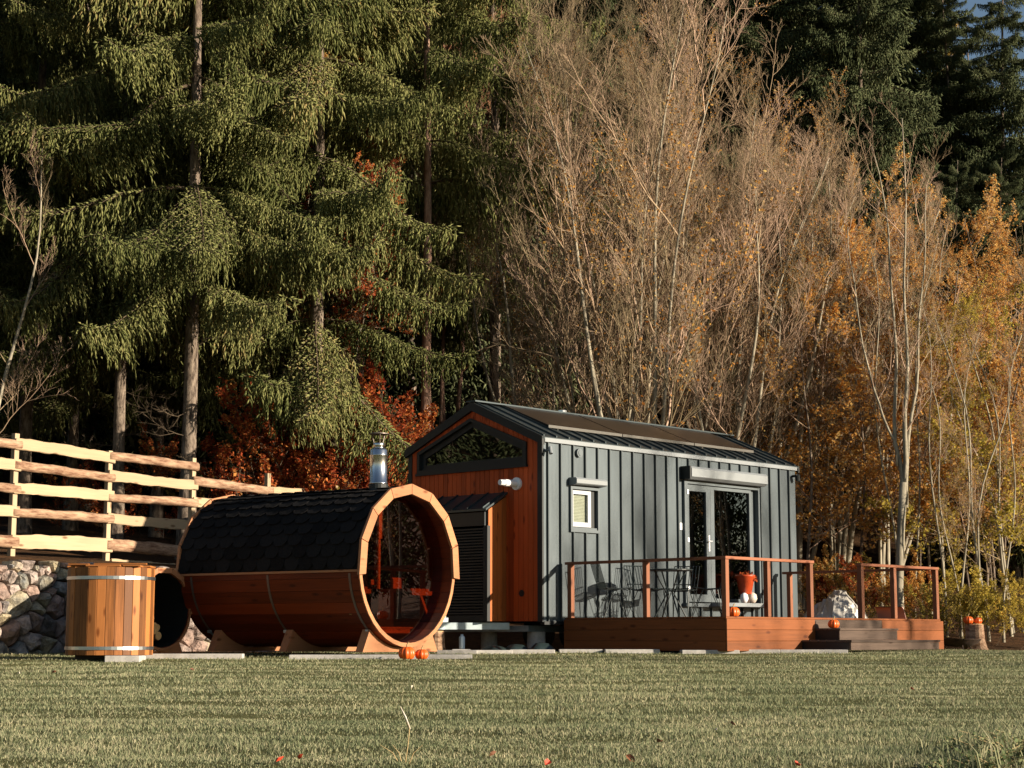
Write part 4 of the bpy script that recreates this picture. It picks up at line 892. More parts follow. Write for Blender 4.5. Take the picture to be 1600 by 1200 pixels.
def bough_mesh(seed, L, droop=1.0, hang=1.0, dens=1.0, mats=('needle', 'twig_d')):
    R = np.random.RandomState(seed)
    def axis(s): return np.array([L*s*(1-.06*s), .12*L*math.sin(s*2.2+seed)*s*.35, L*(.10*s-1.05*droop*s*s+.80*droop*s**3)])
    N = 12; ax = [axis(i/N) for i in range(N+1)]
    A = []; B = []; ra = []; rb = []; cords = []
    for i in range(N): A.append(ax[i]); B.append(ax[i+1]); ra.append(.022*L/3*(1-i/N)+.005); rb.append(.022*L/3*(1-(i+1)/N)+.004)
    s = .10
    while s < .995:
        p = axis(s); tg = axis(min(1, s+.02))-axis(s-.02); tg /= np.linalg.norm(tg)
        for sd in (-1, 1):
            l2 = L*(.25*(1-s)**.7+.05)*R.uniform(.5, 1.15)*(.6 if s < .2 else 1)
            dr = np.array([tg[0]*.75, sd*(.85), tg[2]*.5]); dr /= np.linalg.norm(dr); q0 = p; m = max(2, int(l2/.14)); 
            for k in range(1, m+1):
                u = k/m; q = p+dr*l2*u+np.array([0, 0, -.30*l2*u*u*droop]); A.append(q0); B.append(q); ra.append(.006); rb.append(.004)
                nc = 1 + (R.rand() < .35*dens)
                for _ in range(nc): cords.append((q0+(q-q0)*R.rand(), (.22+.50*(1-.5*u))*R.uniform(.35, 1.3)*hang*(.55+.6*math.sin(PI*min(1, s+.1))), u))
                q0 = q
        if R.rand() < .9*dens: cords.append((p, R.uniform(.3, 1.0)*hang*(.5+.6*math.sin(PI*min(1, s+.1))), 0))
        s += .046/ (L/3.2)**.5
    P0 = []; P1 = []; W = []
    for p, ln, u in cords:
        n = max(2, int(ln/.055)); sway = R.normal(size=3)*.10; sway[2] = 0
        for k in range(n):
            t = k/n; c = p+np.array([0, 0, -ln*t])+sway*ln*t
            d = np.array([R.normal()*.36, R.normal()*.36, -1.0]); d /= np.linalg.norm(d); l = R.uniform(.11, .20)*(1.1-.3*t)
            P0.append(c); P1.append(c+d*l); W.append(R.uniform(.022, .042)*(1.1-.3*t))
    # upright / forward sprigs along the axes and at the tip
    for a, b in zip(A, B):
        v = b-a; ln = np.linalg.norm(v)
        for _ in range(4):
            d = v/(ln+1e-9)*.9+R.normal(size=3)*.5; d[2] = d[2]*.5+.12; d /= np.linalg.norm(d); c = a+v*R.rand(); P0.append(c); P1.append(c+d*R.uniform(.08, .15)); W.append(R.uniform(.022, .036))
    V1, T1 = spindles(np.array(P0), np.array(P1), np.array(W)); V2, Q2 = prisms(np.array(A), np.array(B), np.array(ra), np.array(rb))
    return combine('bough', [(V1, T1, 0), (V2, Q2, 1)], mats)

def limb_mesh(seed, L, elev, n1=13, n2=7, n3=3, leaves=0, leaf=.06, mats=('twig', 'lf_orange'), spread=1.0, thick=1.0):
    R = np.random.RandomState(seed); A = []; B = []; ra = []; rb = []; LP = []
    up = np.array([0, 0, 1.0])
    def grow(p, d, l, r, nseg, lift):
        pts = [p]; rr = [r]
        for k in range(nseg):
            d = d+up*lift/nseg+R.normal(size=3)*.11; d = d/np.linalg.norm(d); q = pts[-1]+d*l/nseg; A.append(pts[-1]); B.append(q); ra.append(r*(1-.8*k/nseg)); rb.append(r*(1-.8*(k+1)/nseg)); pts.append(q); rr.append(r*(1-.8*(k+1)/nseg))
        return pts
    def at_(pts, s):
        x = s*(len(pts)-1); i = min(int(x), len(pts)-2); d = pts[i+1]-pts[i]; return pts[i]+d*(x-i), d/np.linalg.norm(d)
    def side(d, ang):
        q = R.normal(size=3); q -= d*q.dot(d); q /= np.linalg.norm(q); return d*math.cos(ang)+q*math.sin(ang)
    d0 = np.array([math.cos(elev), 0, math.sin(elev)]); m = grow(np.zeros(3), d0, L, .0058*L*thick, 8, .45)
    for i in range(n1):
        s = .15+.85*(i+R.rand())/n1; p, d = at_(m, min(s, .99)); l1 = L*.46*(1.15-.75*s)*R.uniform(.6, 1.2); b1 = grow(p, side(d, R.uniform(.45, .85)*spread), l1, .0045*l1*thick+.0045, 4, .45)
        for j in range(n2):
            s2 = .12+.88*(j+R.rand())/n2; p2, d2 = at_(b1, min(s2, .99)); l2 = l1*.5*(1.2-.7*s2)*R.uniform(.5, 1.2); b2 = grow(p2, side(d2, R.uniform(.4, .8)*spread), l2, .0052*thick, 2, .35)
            for k in range(n3):
                p3, d3 = at_(b2, R.uniform(.15, .98)); b3 = grow(p3, side(d3, R.uniform(.3, .8)*spread), l2*R.uniform(.35, .7), .0044*thick, 1, .2)
                if leaves:
                    for _ in range(leaves):
                        if R.rand() < .8: LP.append(at_(b3, R.rand())[0]+R.normal(size=3)*.02)
            if leaves:
                for _ in range(leaves*2): LP.append(at_(b2, R.rand())[0]+R.normal(size=3)*.025)
    V2, Q2 = prisms(np.array(A), np.array(B), np.array(ra), np.array(rb)); parts = [(V2, Q2, 0)]
    if LP: V1, Q1 = leaf_quads(np.array(LP), R, leaf); parts.append((V1, Q1, 1))
    return combine('limb', parts, mats if LP else mats[:1])

def trunk_path(seed, h, lean=(0, 0), wob=.12, n=14):
    R = random.Random(seed); a, b = R.uniform(0, 6), R.uniform(0, 6)
    return [Vector((lean[0]*(i/n)**1.3+wob*math.sin(i*.55+a)*i/n, lean[1]*(i/n)**1.3+wob*math.sin(i*.5+b)*i/n, h*i/n)) for i in range(n+1)]
def path_at(path, s):
    x = s*(len(path)-1); i = min(int(x), len(path)-2); return path[i]+(path[i+1]-path[i])*(x-i)
def trunk_obj(parent, path, r0, r1, m, name='trunk', sides=12, flare=1.35):
    n = len(path)-1; rs = [(r0+(r1-r0)*(i/n)**.9)*(flare if i == 0 else 1) for i in range(n+1)]
    mb = MB(); p2 = [Vector((path[0].x, path[0].y, path[0].z-.4))]+list(path); mb.tube(p2, [rs[0]]+rs, sides); return mb.build(name, m, parent, smooth=True)
def WX(px, Y): return (px-800)/2795*Y*.992

BOUGHS = [(2.4, [bough_mesh(s, 2.4, .9, .8, .9) for s in (1, 2)]), (3.3, [bough_mesh(s, 3.3, 1.0, 1.0, .9) for s in (3, 4, 5)]), (4.3, [bough_mesh(s, 4.3, 1.0, 1.15, .9) for s in (6, 7, 8)])]
DARKB = [(1.7, [bough_mesh(s, 1.7, .55, .45, .8, ('needle_d', 'twig_d')) for s in (21, 22)]), (2.6, [bough_mesh(s, 2.6, .6, .5, .8, ('needle_d', 'twig_d')) for s in (23, 24)])]
def pick(lib, L, R):
    b = min(lib, key=lambda q: abs(q[0]-L)); return R.choice(b[1]), L/b[0]
def spruce(px, Y, h, zlow, lmax, label, group, seed, r0=.17, lib=BOUGHS, barkm='bark_s', step=.92, per=4, lean=(0, 0), name='spruce_tree', ztop=None, aim=None, X=None, override=None, tipl=.5):
    R = random.Random(seed); X = WX(px, Y) if X is None else X; z0 = gz1(X, Y)
    t = tag(empty(name, (X, Y, z0)), label, 'tree', group); path = trunk_path(seed, h, lean, .10); trunk_obj(t, path, r0*min(1, h/18), .008, barkm)
    cr = empty('crown', parent=t); z = zlow; ga = R.uniform(0, 6)
    while z < min(h-.3, ztop or 99):
        f = (z-zlow)/(h-zlow); ln = lmax*(1-f)**.75*(.72+.28*min(1, f*7))+tipl*.6
        for k in range(per):
            a = ga+2*PI*k/per+R.uniform(-.35, .35); me, s = pick(lib, ln*R.uniform(.75, 1.1), R); c = path_at(path, z/h)
            put('bough', me, None, cr, loc=(c.x, c.y, z+R.uniform(-.15, .15)), rotz=(R.uniform(-.15, .15), R.uniform(-.2, .45)-.25*f, a), scale=(s, s*R.uniform(.8, 1.1), s*R.uniform(.85, 1.35)), override=override)
        ga += 1.9; z += step*R.uniform(.8, 1.2)*(1+.25*f)
    for k in range(4):  # leader shoots closing the tip
        me, s = pick(lib, .8, R); c = path_at(path, .985-.02*k); put('bough', me, None, cr, loc=c, rotz=(0, R.uniform(-1.0, -.5)+.15*k, 1.7*k), scale=s*(.6+.15*k), override=override)
    # dead twigs below the crown
    for k in range(7):
        zz = zlow*R.uniform(.35, 1); a = R.uniform(0, 6.28); c = path_at(path, zz/h); put('dead_branch', DEAD[k % 2], None, cr, loc=(c.x, c.y, zz), rotz=(0, 0, a), scale=R.uniform(.4, .8))
    return t
DEAD = [limb_mesh(91, 2.0, .1, 7, 3, 1, mats=('twig_d',), spread=1.1), limb_mesh(92, 2.4, -.1, 6, 4, 1, mats=('twig_d',), spread=1.1)]
BARE = {'steep': [limb_mesh(s, 3.6, 1.12, 12, 6, 3, spread=.85) for s in (31, 32, 33)], 'mid': [limb_mesh(s, 3.6, .70, 11, 6, 3, spread=1.0) for s in (34, 35)], 'sparse': [limb_mesh(s, 2.8, .95, 6, 4, 2, thick=1.25) for s in (36, 37)]}
BAREL = [limb_mesh(s, 3.4, .8, 13, 7, 3, 1, .05, ('twig', 'lf_orange')) for s in (38, 39)]
LEAFY = [limb_mesh(s, 3.0, .42, 10, 6, 3, 2, .092, ('twig', 'lf_orange'), spread=1.15) for s in (41, 42, 43)]
BUSH = [limb_mesh(s, 1.5, .9, 9, 5, 2, 4, .062, ('twig_d', 'lf_red')) for s in (51, 52, 53)]
def broadleaf(px, Y, h, stems, label, group, seed, lib, per=14, zlow=.25, name='bare_tree', r0=.07, lsc=1.0, barkm='bark_g', spread=1.6, override=None, X=None, lean=0.0):
    R = random.Random(seed); X = WX(px, Y) if X is None else X; t = tag(empty(name, (X, Y, gz1(X, Y))), label, 'tree', group); cr = empty('crown', parent=t)
    for k in range(stems):
        a = 2*PI*k/max(1, stems)+R.uniform(-.5, .5); hh = h*R.uniform(.82, 1.0); sp = spread*R.uniform(.4, 1) if stems > 1 else .25
        path = trunk_path(seed*7+k, hh, (math.cos(a)*sp+lean, math.sin(a)*sp*.8), .22)
        if stems > 1:
            off = Vector((math.cos(a)*.13, math.sin(a)*.13, 0)); path = [p+off for p in path]
        trunk_obj(t, path, r0*R.uniform(.75, 1.1), .008, barkm, 'trunk', 8)
        for j in range(3):
            put('limb', R.choice(lib), None, cr, loc=path_at(path, .86+.045*j), rotz=(0, R.uniform(-.45, -.15), R.uniform(0, 6.28)), scale=lsc*(.46-.09*j)*h/11, override=override)
        for j in range(per):
            s = zlow+(1-zlow)*(j+R.rand() if False else j+R.random())/per; c = path_at(path, min(s, .985)); sc_ = lsc*R.uniform(.7, 1.1)*(1.12-.6*s)*h/11
            put('limb', R.choice(lib), None, cr, loc=c, rotz=(R.uniform(-.1, .1), R.uniform(-.25, .15)-.25*s, R.uniform(0, 6.28)), scale=sc_, override=override)
    return t
def bush(px, Y, h, n, label, group, seed, mat_, name='leafy_shrub', cat='shrub', X=None, rad=.5, lib=None):
    R = random.Random(seed); X = WX(px, Y) if X is None else X; t = tag(empty(name, (X, Y, gz1(X, Y))), label, cat, group)
    for k in range(n):
        me = R.choice(lib or BUSH); put('branch', me, None, t, loc=(R.uniform(-rad, rad), R.uniform(-rad, rad)*.7, R.uniform(0, h*.55)), rotz=(R.uniform(-.2, .2), R.uniform(-.3, .3), R.uniform(0, 6.28)), scale=R.uniform(.6, 1.0)*max(.6, h/2.6), override={1: mat_})
    return t

# ------------------------------------------------------------------ the forest
G1 = 'drooping spruces behind the fence'
spruce(178, 33.2, 21, 4.6, 3.6, 'drooping spruce whose pale trunk stands behind the second fence post', G1, 101, .125, ztop=15)
spruce(288, 31.8, 22, 5.0, 4.2, 'big drooping spruce with thick trunk behind the third fence post', G1, 102, .15, ztop=15)
spruce(486, 33.4, 21, 3.7, 4.3, 'wide drooping spruce behind the sauna, its long boughs reaching right', G1, 103, .17, ztop=15.5)
spruce(662, 35.2, 22, 8.6, 3.4, 'spruce with bare pinkish trunk left of the house ridge', G1, 104, .12, barkm='bark_p', ztop=16)
spruce(556, 38.5, 22, 6.5, 3.6, 'spruce with slim trunk deep behind the sauna chimney', G1, 105, .13, barkm='bark_p', ztop=17)
spruce(30, 35.5, 20, 4.2, 3.6, 'shaded spruce at the left edge behind the first fence post', G1, 106, .15, ztop=16)
spruce(-120, 33.5, 20, 4.2, 3.8, 'drooping spruce half outside the left edge', G1, 107, .16, ztop=16)
spruce(240, 41.5, 22, 4.0, 3.4, 'dark spruce standing between the two lit trunks', G1, 108, .14, ztop=17)
spruce(385, 42.5, 22, 6.0, 3.4, 'dark spruce deep behind the wide drooping one', G1, 109, .14, ztop=17)
spruce(770, 40.5, 23, 7.0, 3.6, 'dark spruce rising behind the house roof', G1, 110, .14, ztop=18)
spruce(105, 40.0, 22, 4.0, 3.6, 'dark spruce deep behind the left fence panel', G1, 111, .14, ztop=18)
G2 = 'dark green spruces on the slope at the right'
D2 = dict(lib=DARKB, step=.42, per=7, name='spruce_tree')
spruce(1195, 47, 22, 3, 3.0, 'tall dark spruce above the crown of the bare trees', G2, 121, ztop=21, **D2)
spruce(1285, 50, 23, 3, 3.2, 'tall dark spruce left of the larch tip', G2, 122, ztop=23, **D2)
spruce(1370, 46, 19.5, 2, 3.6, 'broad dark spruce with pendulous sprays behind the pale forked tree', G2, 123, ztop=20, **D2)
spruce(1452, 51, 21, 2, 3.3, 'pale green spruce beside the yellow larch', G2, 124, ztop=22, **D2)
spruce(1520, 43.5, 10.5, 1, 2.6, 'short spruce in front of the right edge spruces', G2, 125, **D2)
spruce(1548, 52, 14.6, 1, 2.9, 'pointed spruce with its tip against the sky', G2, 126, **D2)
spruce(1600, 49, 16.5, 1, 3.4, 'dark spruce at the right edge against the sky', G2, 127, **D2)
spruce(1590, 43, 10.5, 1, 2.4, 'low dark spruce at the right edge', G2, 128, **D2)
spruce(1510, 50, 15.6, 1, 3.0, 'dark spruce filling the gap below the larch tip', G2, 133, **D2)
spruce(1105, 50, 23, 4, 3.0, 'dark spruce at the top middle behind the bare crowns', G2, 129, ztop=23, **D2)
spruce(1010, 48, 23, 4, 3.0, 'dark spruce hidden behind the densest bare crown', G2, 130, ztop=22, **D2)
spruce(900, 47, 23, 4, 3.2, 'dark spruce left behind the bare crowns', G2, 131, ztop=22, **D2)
spruce(1494, 54, 17.5, 8, 1.6, 'yellow larch tip showing beside the sky gap', None, 132, lib=DARKB, step=.6, per=5, name='larch_tree', override={0: 'needle_l'})
# far trees, one crown mesh each, as the dark mass behind
def far_crown(seed, h):
    R = np.random.RandomState(seed); P0 = []; P1 = []; W = []
    for i in range(5200):
        z = h*(.12+.88*R.rand()**1.25); rad = (h-z)*.17+.25; a = R.uniform(0, 6.283); r = rad*math.sqrt(R.uniform(.05, 1)); zz = z-.3*r-.15*R.rand()+.25*math.sin(a*5+z*3); c = np.array([r*math.cos(a), r*math.sin(a), zz])
        d = np.array([math.cos(a), math.sin(a), -.9])+R.normal(size=3)*.4; d /= np.linalg.norm(d); P0.append(c); P1.append(c+d*R.uniform(.25, .5)); W.append(R.uniform(.07, .13))
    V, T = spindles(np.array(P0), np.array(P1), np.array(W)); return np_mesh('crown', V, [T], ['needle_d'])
FAR = [far_crown(s, 20) for s in (1, 2, 3)]
ftm = MB().tube([(0, 0, -.5), (.05, 0, 6), (0, .05, 13), (0, 0, 19.5)], [.2, .17, .1, .02], 8).mesh('trunk', True)
R = random.Random(77); spots = []
for row, Y in enumerate((44, 49, 54.5, 60, 67)):
    n = 15+2*row
    for i in range(n):
        px = -150+1900*(i+R.uniform(.15, .85))/n
        if px > 1470+ (0 if Y < 50 else -60): continue
        if 820 < px < 1500 and Y < 48: continue
        spots.append((WX(px, Y), Y+R.uniform(-1.5, 1.5)))
for X, Y in spots:
    t = tag(empty('far_spruce', (X, Y, gz1(X, Y)), R.uniform(0, 6.28)), 'dark spruce standing deep in the forest', 'tree', 'dark spruces deep in the forest'); s = R.uniform(.85, 1.15); t.scale = (s, s, s)
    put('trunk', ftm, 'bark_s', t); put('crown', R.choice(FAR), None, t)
# forest that goes on beyond the right edge of the frame: it shades the depth and shows in the glass
for i, (x, y) in enumerate(((38, 33), (42, 37), (45, 31), (47, 35.5), (51, 39), (54, 34), (58, 37), (40, 42), (48, 44), (60, 43), (36, 38.5))):
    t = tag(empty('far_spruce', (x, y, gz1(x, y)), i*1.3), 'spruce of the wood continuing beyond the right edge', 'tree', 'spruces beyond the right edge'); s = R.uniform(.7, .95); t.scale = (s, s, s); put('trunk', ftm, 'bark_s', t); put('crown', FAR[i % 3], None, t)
for i, (x, y) in enumerate(((-19, 24), (-22, 27.5), (-25, 22), (-28, 26), (-17, 29), (-32, 23.5), (-21, 32))):
    t = tag(empty('far_spruce', (x, y, gz1(x, y)), i*1.7), 'spruce of the wood continuing beyond the left edge', 'tree', 'spruces beyond the left edge'); s = R.uniform(.6, .8); t.scale = (s, s, s); put('trunk', ftm, 'bark_s', t); put('crown', FAR[i % 3], None, t)
# bare broadleaf trees behind the house
G3 = 'bare trees behind the house'
ST_, MI = BARE['steep'], BARE['mid']
for px, Y, h, n, lb, sd in ((858, 36.5, 9.6, 4, 'bare many-stemmed tree at the left of the bare crowns', 201), (945, 34.8, 11.6, 5, 'bare tree with pale stems rising behind the roof vent', 202), (998, 34.2, 12.4, 6, 'tallest bare tree with forked pale stems behind the solar panels', 203),
                            (1060, 36.5, 12.6, 5, 'bare tree behind the middle solar panel', 204), (1125, 35.6, 9.8, 5, 'bare tree with light straight stem behind the roof end', 205), (1172, 37.0, 9.8, 5, 'bare tree with leaning stems behind the far house corner', 206),
                            (1245, 37.5, 9.0, 5, 'bare tree just right of the far house corner', 207), (1310, 38.5, 8.2, 4, 'bare tree behind the orange saplings', 208), (1130, 40.5, 10.6, 4, 'bare tree in the second row above the roof end', 210), (1390, 40.0, 7.2, 4, 'bare tree behind the pale forked tree', 212)):
    broadleaf(px, Y, h, n, lb, G3, sd, ST_+MI+MI+BAREL[:1], 8, .18, lsc=1.3, spread=2.3, lean=(px-1030)/300*1.1)
broadleaf(690, 41.5, 15.5, 4, 'russet fine-twigged tree between the spruce tops', 'bare trees behind the house', 221, ST_+MI, 16, .35, lsc=1.0, override={0: 'twig_r'}, barkm='bark_p')
broadleaf(-45, 30.5, 8.0, 2, 'bare tree reaching in from the left edge', None, 222, MI+BARE['sparse'], 8, .2, lsc=.9)
for i, (x, y, h) in enumerate(((21, 21.5, 9.5), (27, 17.5, 10), (23, 14, 9), (33, 20, 11))):  # unseen trees added in the sun's path to dapple house and lawn
    broadleaf(0, y, h, 3, 'unseen bare tree added beyond the right edge to dapple the sun', 'bare trees beyond the right edge', 270+i, ST_+MI, 7, .25, X=x)
for i, (x, y, h) in enumerate(((29, 34.0, 9), (31, 36.5, 10), (33.5, 33.5, 9.5), (35, 37.5, 10.5), (27.5, 36.5, 10))):
    broadleaf(0, y, h, 2, 'bare tree at the wood edge beyond the right picture edge', 'bare trees beyond the right edge', 280+i, ST_+MI+BAREL, 7, .25, X=x, r0=.09)
# the pale forked tree right of the house
ft = tag(empty('pale_tree', (WX(1404, 32.2), 32.2, gz1(WX(1404, 32.2), 32.2))), 'slender pale grey tree forking above the deck railing', 'tree'); cr = empty('crown', parent=ft)
main = [Vector(p) for p in ((0, 0, 0), (.02, 0, 1), (.08, 0, 2.0), (.16, 0, 2.9))]; trunk_obj(ft, main, .085, .07, 'bark_g', 'trunk', 12)
for k, pts in enumerate((((.15, 0, 2.8), (.05, .05, 3.6), (.10, .1, 5.2), (.06, .1, 7.6), (-.22, .1, 9.2)), ((.16, 0, 2.85), (.26, -.05, 4.6), (.30, 0, 6.6), (.38, .05, 9.7)), ((.17, 0, 2.9), (.45, .1, 4.6), (.62, .1, 6.4), (.80, .1, 8.4)), ((.05, .05, 3.6), (-.35, 0, 4.6), (-.62, 0, 6.2), (-.72, 0, 7.6)))):
    path = [Vector(p) for p in pts]; fine = [path_at(path, i/12)+Vector((.03*math.sin(i*1.3+k), .03*math.cos(i+k), 0)) for i in range(13)]; trunk_obj(ft, fine, (.05, .052, .04, .026)[k], .008, 'bark_g', 'fork', 8, 1.0)
    for j in range(9):
        s = .2+.8*(j+rnd.random())/9; c = path_at(fine, min(s, .98)); put('limb', rnd.choice(BARE['sparse']), None, cr, loc=c, rotz=(0, rnd.uniform(-.3, .1), rnd.uniform(0, 6.28)), scale=rnd.uniform(.45, .85)*(1.15-.6*s))
# orange saplings and leafy trees on the right
G4 = 'orange-leaved trees at the right'
for px, Y, h, n, lb, sd, mt_, pr in ((1262, 36.0, 7.2, 1, 'orange-leaved sapling with pale curved stem right of the house corner', 231, 'lf_orange', 12), (1300, 37.5, 8.2, 1, 'orange beech standing behind the silver tarpaulin', 232, 'lf_orange', 14), (1345, 36.5, 8.4, 1, 'orange beech left of the pale forked tree', 233, 'lf_orange', 14), (1378, 38.5, 9.0, 1, 'bright orange beech behind the pale forked tree', 234, 'lf_orange', 15),
                                     (1440, 37.0, 8.0, 1, 'orange beech right of the pale forked tree', 235, 'lf_orange', 13), (1475, 35.0, 6.4, 1, 'yellow-leaved tree above the right deck end', 236, 'lf_yellow', 12), (1530, 36.0, 7.2, 3, 'yellow and orange tree above the tall stump', 237, 'lf_orange', 12), (1588, 34.0, 6.6, 3, 'yellow-leaved tree at the right edge', 238, 'lf_yellow', 12), (1560, 38.5, 8.4, 3, 'orange tree deep at the right edge', 239, 'lf_orange', 12), (1230, 39.0, 8.6, 1, 'orange beech deep behind the house corner', 240, 'lf_orange', 12), (1640, 36.0, 7.5, 3, 'orange tree half outside the right edge', 241, 'lf_orange', 12)):
    broadleaf(px, Y, h, n, lb, G4, sd, LEAFY, pr, .14, 'leafy_tree', .04, 1.25, spread=1.2, override={1: mt_}, barkm='bark_s' if sd % 2 else 'bark_g')
for px, Y, h, lb, sd in ((1418, 35.0, 8.6, 'bare sapling close behind the pale forked tree', 251), (1490, 33.0, 7.0, 'slim bare sapling right of the deck end', 252), (1512, 32.0, 5.6, 'thin bare stem rising behind the stump pumpkins', 253), (1555, 32.5, 6.5, 'slim leaning stem right of the stump', 254), (1590, 33.5, 7.5, 'tall slim stem at the right edge', 255), (1465, 36.5, 9.0, 'tall bare sapling above the right railing', 256)):
    broadleaf(px, Y, h, 2, lb, 'slim bare saplings at the right', sd, BARE['sparse']+BAREL, 8, .25, 'bare_sapling', .028, .75, spread=.7)
# red beech understorey behind the sauna, orange crown between the spruces
G5 = 'red-leaved undergrowth behind the sauna'
for i, (px, Y, h, n, mt_, lb) in enumerate(((405, 33.2, 2.6, 14, 'lf_red', 'red shrub behind the shingled sauna end'), (450, 33.4, 3.4, 20, 'lf_red', 'tall red shrub under the spruce boughs'), (508, 33.8, 3.6, 22, 'lf_red', 'dense red shrub behind the middle of the sauna roof'), (562, 34.2, 3.6, 22, 'lf_red', 'red shrub left of the sauna chimney'), (617, 34.6, 3.2, 18, 'lf_red', 'red shrub right of the sauna chimney'), (640, 36.5, 2.8, 14, 'lf_orange', 'orange shrub beside the house gable'),
                                           (470, 32.6, 1.3, 10, 'lf_yellow', 'low yellow shrub behind the last fence rail'), (533, 32.9, 1.4, 12, 'lf_yellow', 'low yellow shrub above the sauna roof'), (588, 33.3, 1.3, 10, 'lf_yellow', 'low yellow shrub at the foot of the chimney'), (250, 36.5, 2.2, 9, 'lf_red', 'sparse red shrub behind the fence between the trunks'), (330, 36.0, 2.0, 10, 'lf_olive', 'olive shrub behind the third fence post'), (120, 37.0, 1.9, 8, 'lf_red', 'dim red shrub behind the left fence panel'), (215, 33.5, .9, 6, 'lf_red', 'low russet shrub at the fence foot'))):
    bush(px, Y, h, n, lb, G5, 300+i, mt_, rad=.6)
broadleaf(437, 34.6, 11.2, 2, 'orange and red beech glowing between the spruce boughs', None, 261, LEAFY, 16, .62, 'leafy_tree', .05, 1.0, spread=.8, override={1: 'lf_orange'})
broadleaf(520, 34.4, 8.8, 2, 'red beech behind the wide drooping spruce', None, 262, LEAFY, 16, .5, 'leafy_tree', .05, 1.0, spread=.9, override={1: 'lf_red'})
# brambles and undergrowth at the right forest edge
G6 = 'undergrowth along the right forest edge'
for i in range(22):
    px = 1250+370*(i+rnd.random())/22; Y = rnd.uniform(33.2, 35.5) if px < 1470 else rnd.uniform(31.2, 33.5); bush(px, Y, rnd.uniform(.6, 1.3), 6, 'tangled yellow-green undergrowth at the forest edge' if px > 1440 else 'low russet undergrowth behind the deck', G6, 340+i, rnd.choice(('lf_olive', 'lf_yellow', 'lf_olive')) if px > 1440 else rnd.choice(('lf_red', 'lf_orange', 'lf_olive')), 'undergrowth_bush', rad=.45)
# ------------------------------------------------------------------ foreground weeds, stem, fallen leaves
def weed(x, y, label, n, h, seed):
    R = random.Random(seed); t = tag(empty('weed_plant', (x, y, gz1(x, y))), label, 'weed', 'weeds in the lawn')
    NR = np.random.RandomState(seed); P = []; mb = MB()
    for k in range(n):
        a = R.uniform(0, 6.28); l = h*R.uniform(.5, 1.1); d = Vector((math.cos(a)*.6, math.sin(a)*.6, 1)).normalized(); pts = [Vector((R.uniform(-.08, .08), R.uniform(-.08, .08), -.01))]
        for j in range(4): d = (d+Vector((math.cos(a)*.18, math.sin(a)*.18, -.12))).normalized(); pts.append(pts[-1]+d*l/4)
        mb.tube(pts, [.0025, .0022, .002, .0015, .001], 4, False)
        for j in range(9): P.append(path_at(pts, R.uniform(.25, 1)))
    bl = MB()
    for k in range(n*2):
        a = R.uniform(0, 6.28); l = h*R.uniform(.5, 1.2); p = Vector((R.gauss(0, .13), R.gauss(0, .13), -.01)); sd = Vector((-math.sin(a), math.cos(a), 0))*.003; tip = p+Vector((math.cos(a)*l*.5, math.sin(a)*l*.5, l*.8)); md = p+Vector((math.cos(a)*l*.14, math.sin(a)*l*.14, l*.5))
        bl.add([p-sd, p+sd, md+sd, md-sd, tip], [(0, 1, 2, 3), (3, 2, 4)])
    tag(bl.build('blades', 'grass', t), kind='stuff')
    tag(mb.build('stalks', 'stem', t), kind='stuff'); V, Q = leaf_quads(np.array([tuple(p) for p in P]), NR, .026, .6); tag(put('leaves', np_mesh('leaves', V, [Q], ['lf_green']), None, t), kind='stuff')
for i, (x, y, n, h) in enumerate(((2.28, 8.75, 26, .24), (2.48, 9.1, 26, .26), (2.62, 9.6, 22, .26), (2.05, 8.75, 12, .13), (2.75, 9.0, 24, .28), (2.38, 9.6, 16, .2))):
    weed(x, y, ('leafy weed clump nearest the bottom right corner', 'tall leafy weed in the middle of the corner clump', 'leafy weed at the back of the corner clump', 'small weed left of the corner clump', 'leafy weed at the right picture edge', 'smaller weed behind the corner clump')[i], n, h, 400+i)
ds = tag(empty('dry_grass_stem', (-.505, 8.95, gz1(-.505, 8.95))), 'lone dry grass stem standing up in the near lawn', 'grass stem')
MB().tube([(-.02, 0, -.01), (-.005, 0, .10), (.0, 0, .17), (-.02, 0, .22), (-.045, 0, .27)], [.003, .0028, .0035, .0022, .0012], 5).build('stalk', 'stem', ds)
MB().tube([(.005, 0, .165), (-.02, 0, .225), (-.045, 0, .275)], [.002, .0045, .001], 5).build('leaf_sheath', 'cream', ds)
for k, a in enumerate((-.5, -.25, .35)): MB().tube([(-.02+a*.05, 0, -.01), (a*.12-.02, 0, .05), (a*.25-.02, 0, .09)], [.003, .002, .001], 4).build('side_blade', 'stem', ds)
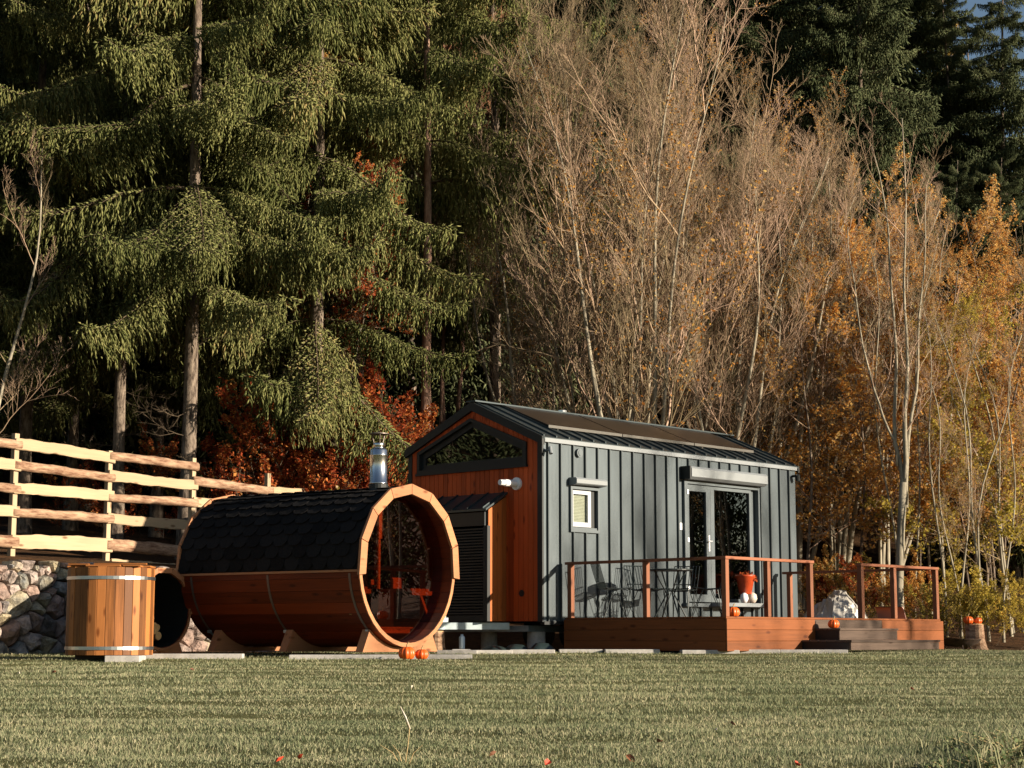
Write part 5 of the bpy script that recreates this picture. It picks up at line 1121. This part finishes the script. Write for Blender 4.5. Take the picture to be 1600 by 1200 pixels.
LEAFLB = ('bright red fallen leaf left of the dry stem, right one of a pair', 'bright red fallen leaf left of the dry stem, left one of a pair', 'brown fallen leaf right of the dry stem near the bottom edge', 'red fallen leaf at the bottom edge below the house corner', 'red fallen leaf left of the corner weeds at the bottom edge', 'brown fallen leaf in the near lawn below the deck end', 'red fallen leaf in the lawn below the stair', 'pale yellow fallen leaf below the two grass pumpkins', 'pale yellow fallen leaf in the near lawn below the deck corner', 'brown fallen leaf on the lawn at the far left before the tub', 'brown fallen leaf on the lawn between tub and sauna', 'brown fallen leaf just right of the pale yellow leaf below the deck', 'brown fallen leaf at the bottom edge below the deck end', 'pale yellow fallen leaf at the left picture edge', 'brown fallen leaf just before the left deck end', 'pale yellow fallen leaf just before the deck end')
for i, (px, py, c) in enumerate(((470, 1183, 'r'), (438, 1186, 'r'), (770, 1178, 'd'), (855, 1192, 'r'), (1245, 1194, 'r'), (1030, 1158, 'd'), (1425, 1076, 'r'), (643, 1073, 'y'), (1118, 1140, 'y'), (85, 1050, 'd'), (300, 1046, 'd'), (1145, 1131, 'd'), (985, 1185, 'd'), (30, 1052, 'y'), (905, 1027, 'd'), (1000, 1026, 'y'))):
    b = -(py-600)/2795.3; dr = Vector(((px-800)/2795.3, math.cos(.1406)-b*math.sin(.1406), math.sin(.1406)+b*math.cos(.1406))); Y = 8.0
    while Y < 25 and EYE[2]+dr.z/dr.y*Y > gz1(dr.x/dr.y*Y, Y)+.03: Y += .02
    p = (dr.x/dr.y*Y, Y, gz1(dr.x/dr.y*Y, Y)+.028); s = rnd.uniform(.018, .028)
    vs = [(-s, 0, 0), (-s*.4, s*.6, .008), (s*.5, s*.55, .014), (s*1.1, 0, .004), (s*.5, -s*.55, .012), (-s*.4, -s*.6, .010), (0, 0, -.004)]
    vs += [(a, b_, c_-.0015) for a, b_, c_ in vs]
    mb = MB().add(vs, [(6, i_, (i_+1) % 6) for i_ in range(6)]+[(13, 7+(i_+1) % 6, 7+i_) for i_ in range(6)]+[(i_, 7+i_, 7+(i_+1) % 6, (i_+1) % 6) for i_ in range(6)]); o = mb.build('fallen_leaf', {'r': 'leafred', 'd': 'leafbrown', 'y': 'cream'}[c])
    o.location = p; o.rotation_euler = (rnd.uniform(-.9, .9), rnd.uniform(-.6, .6), rnd.uniform(0, 6)); tag(o, LEAFLB[i], 'leaf', 'fallen leaves on the lawn')
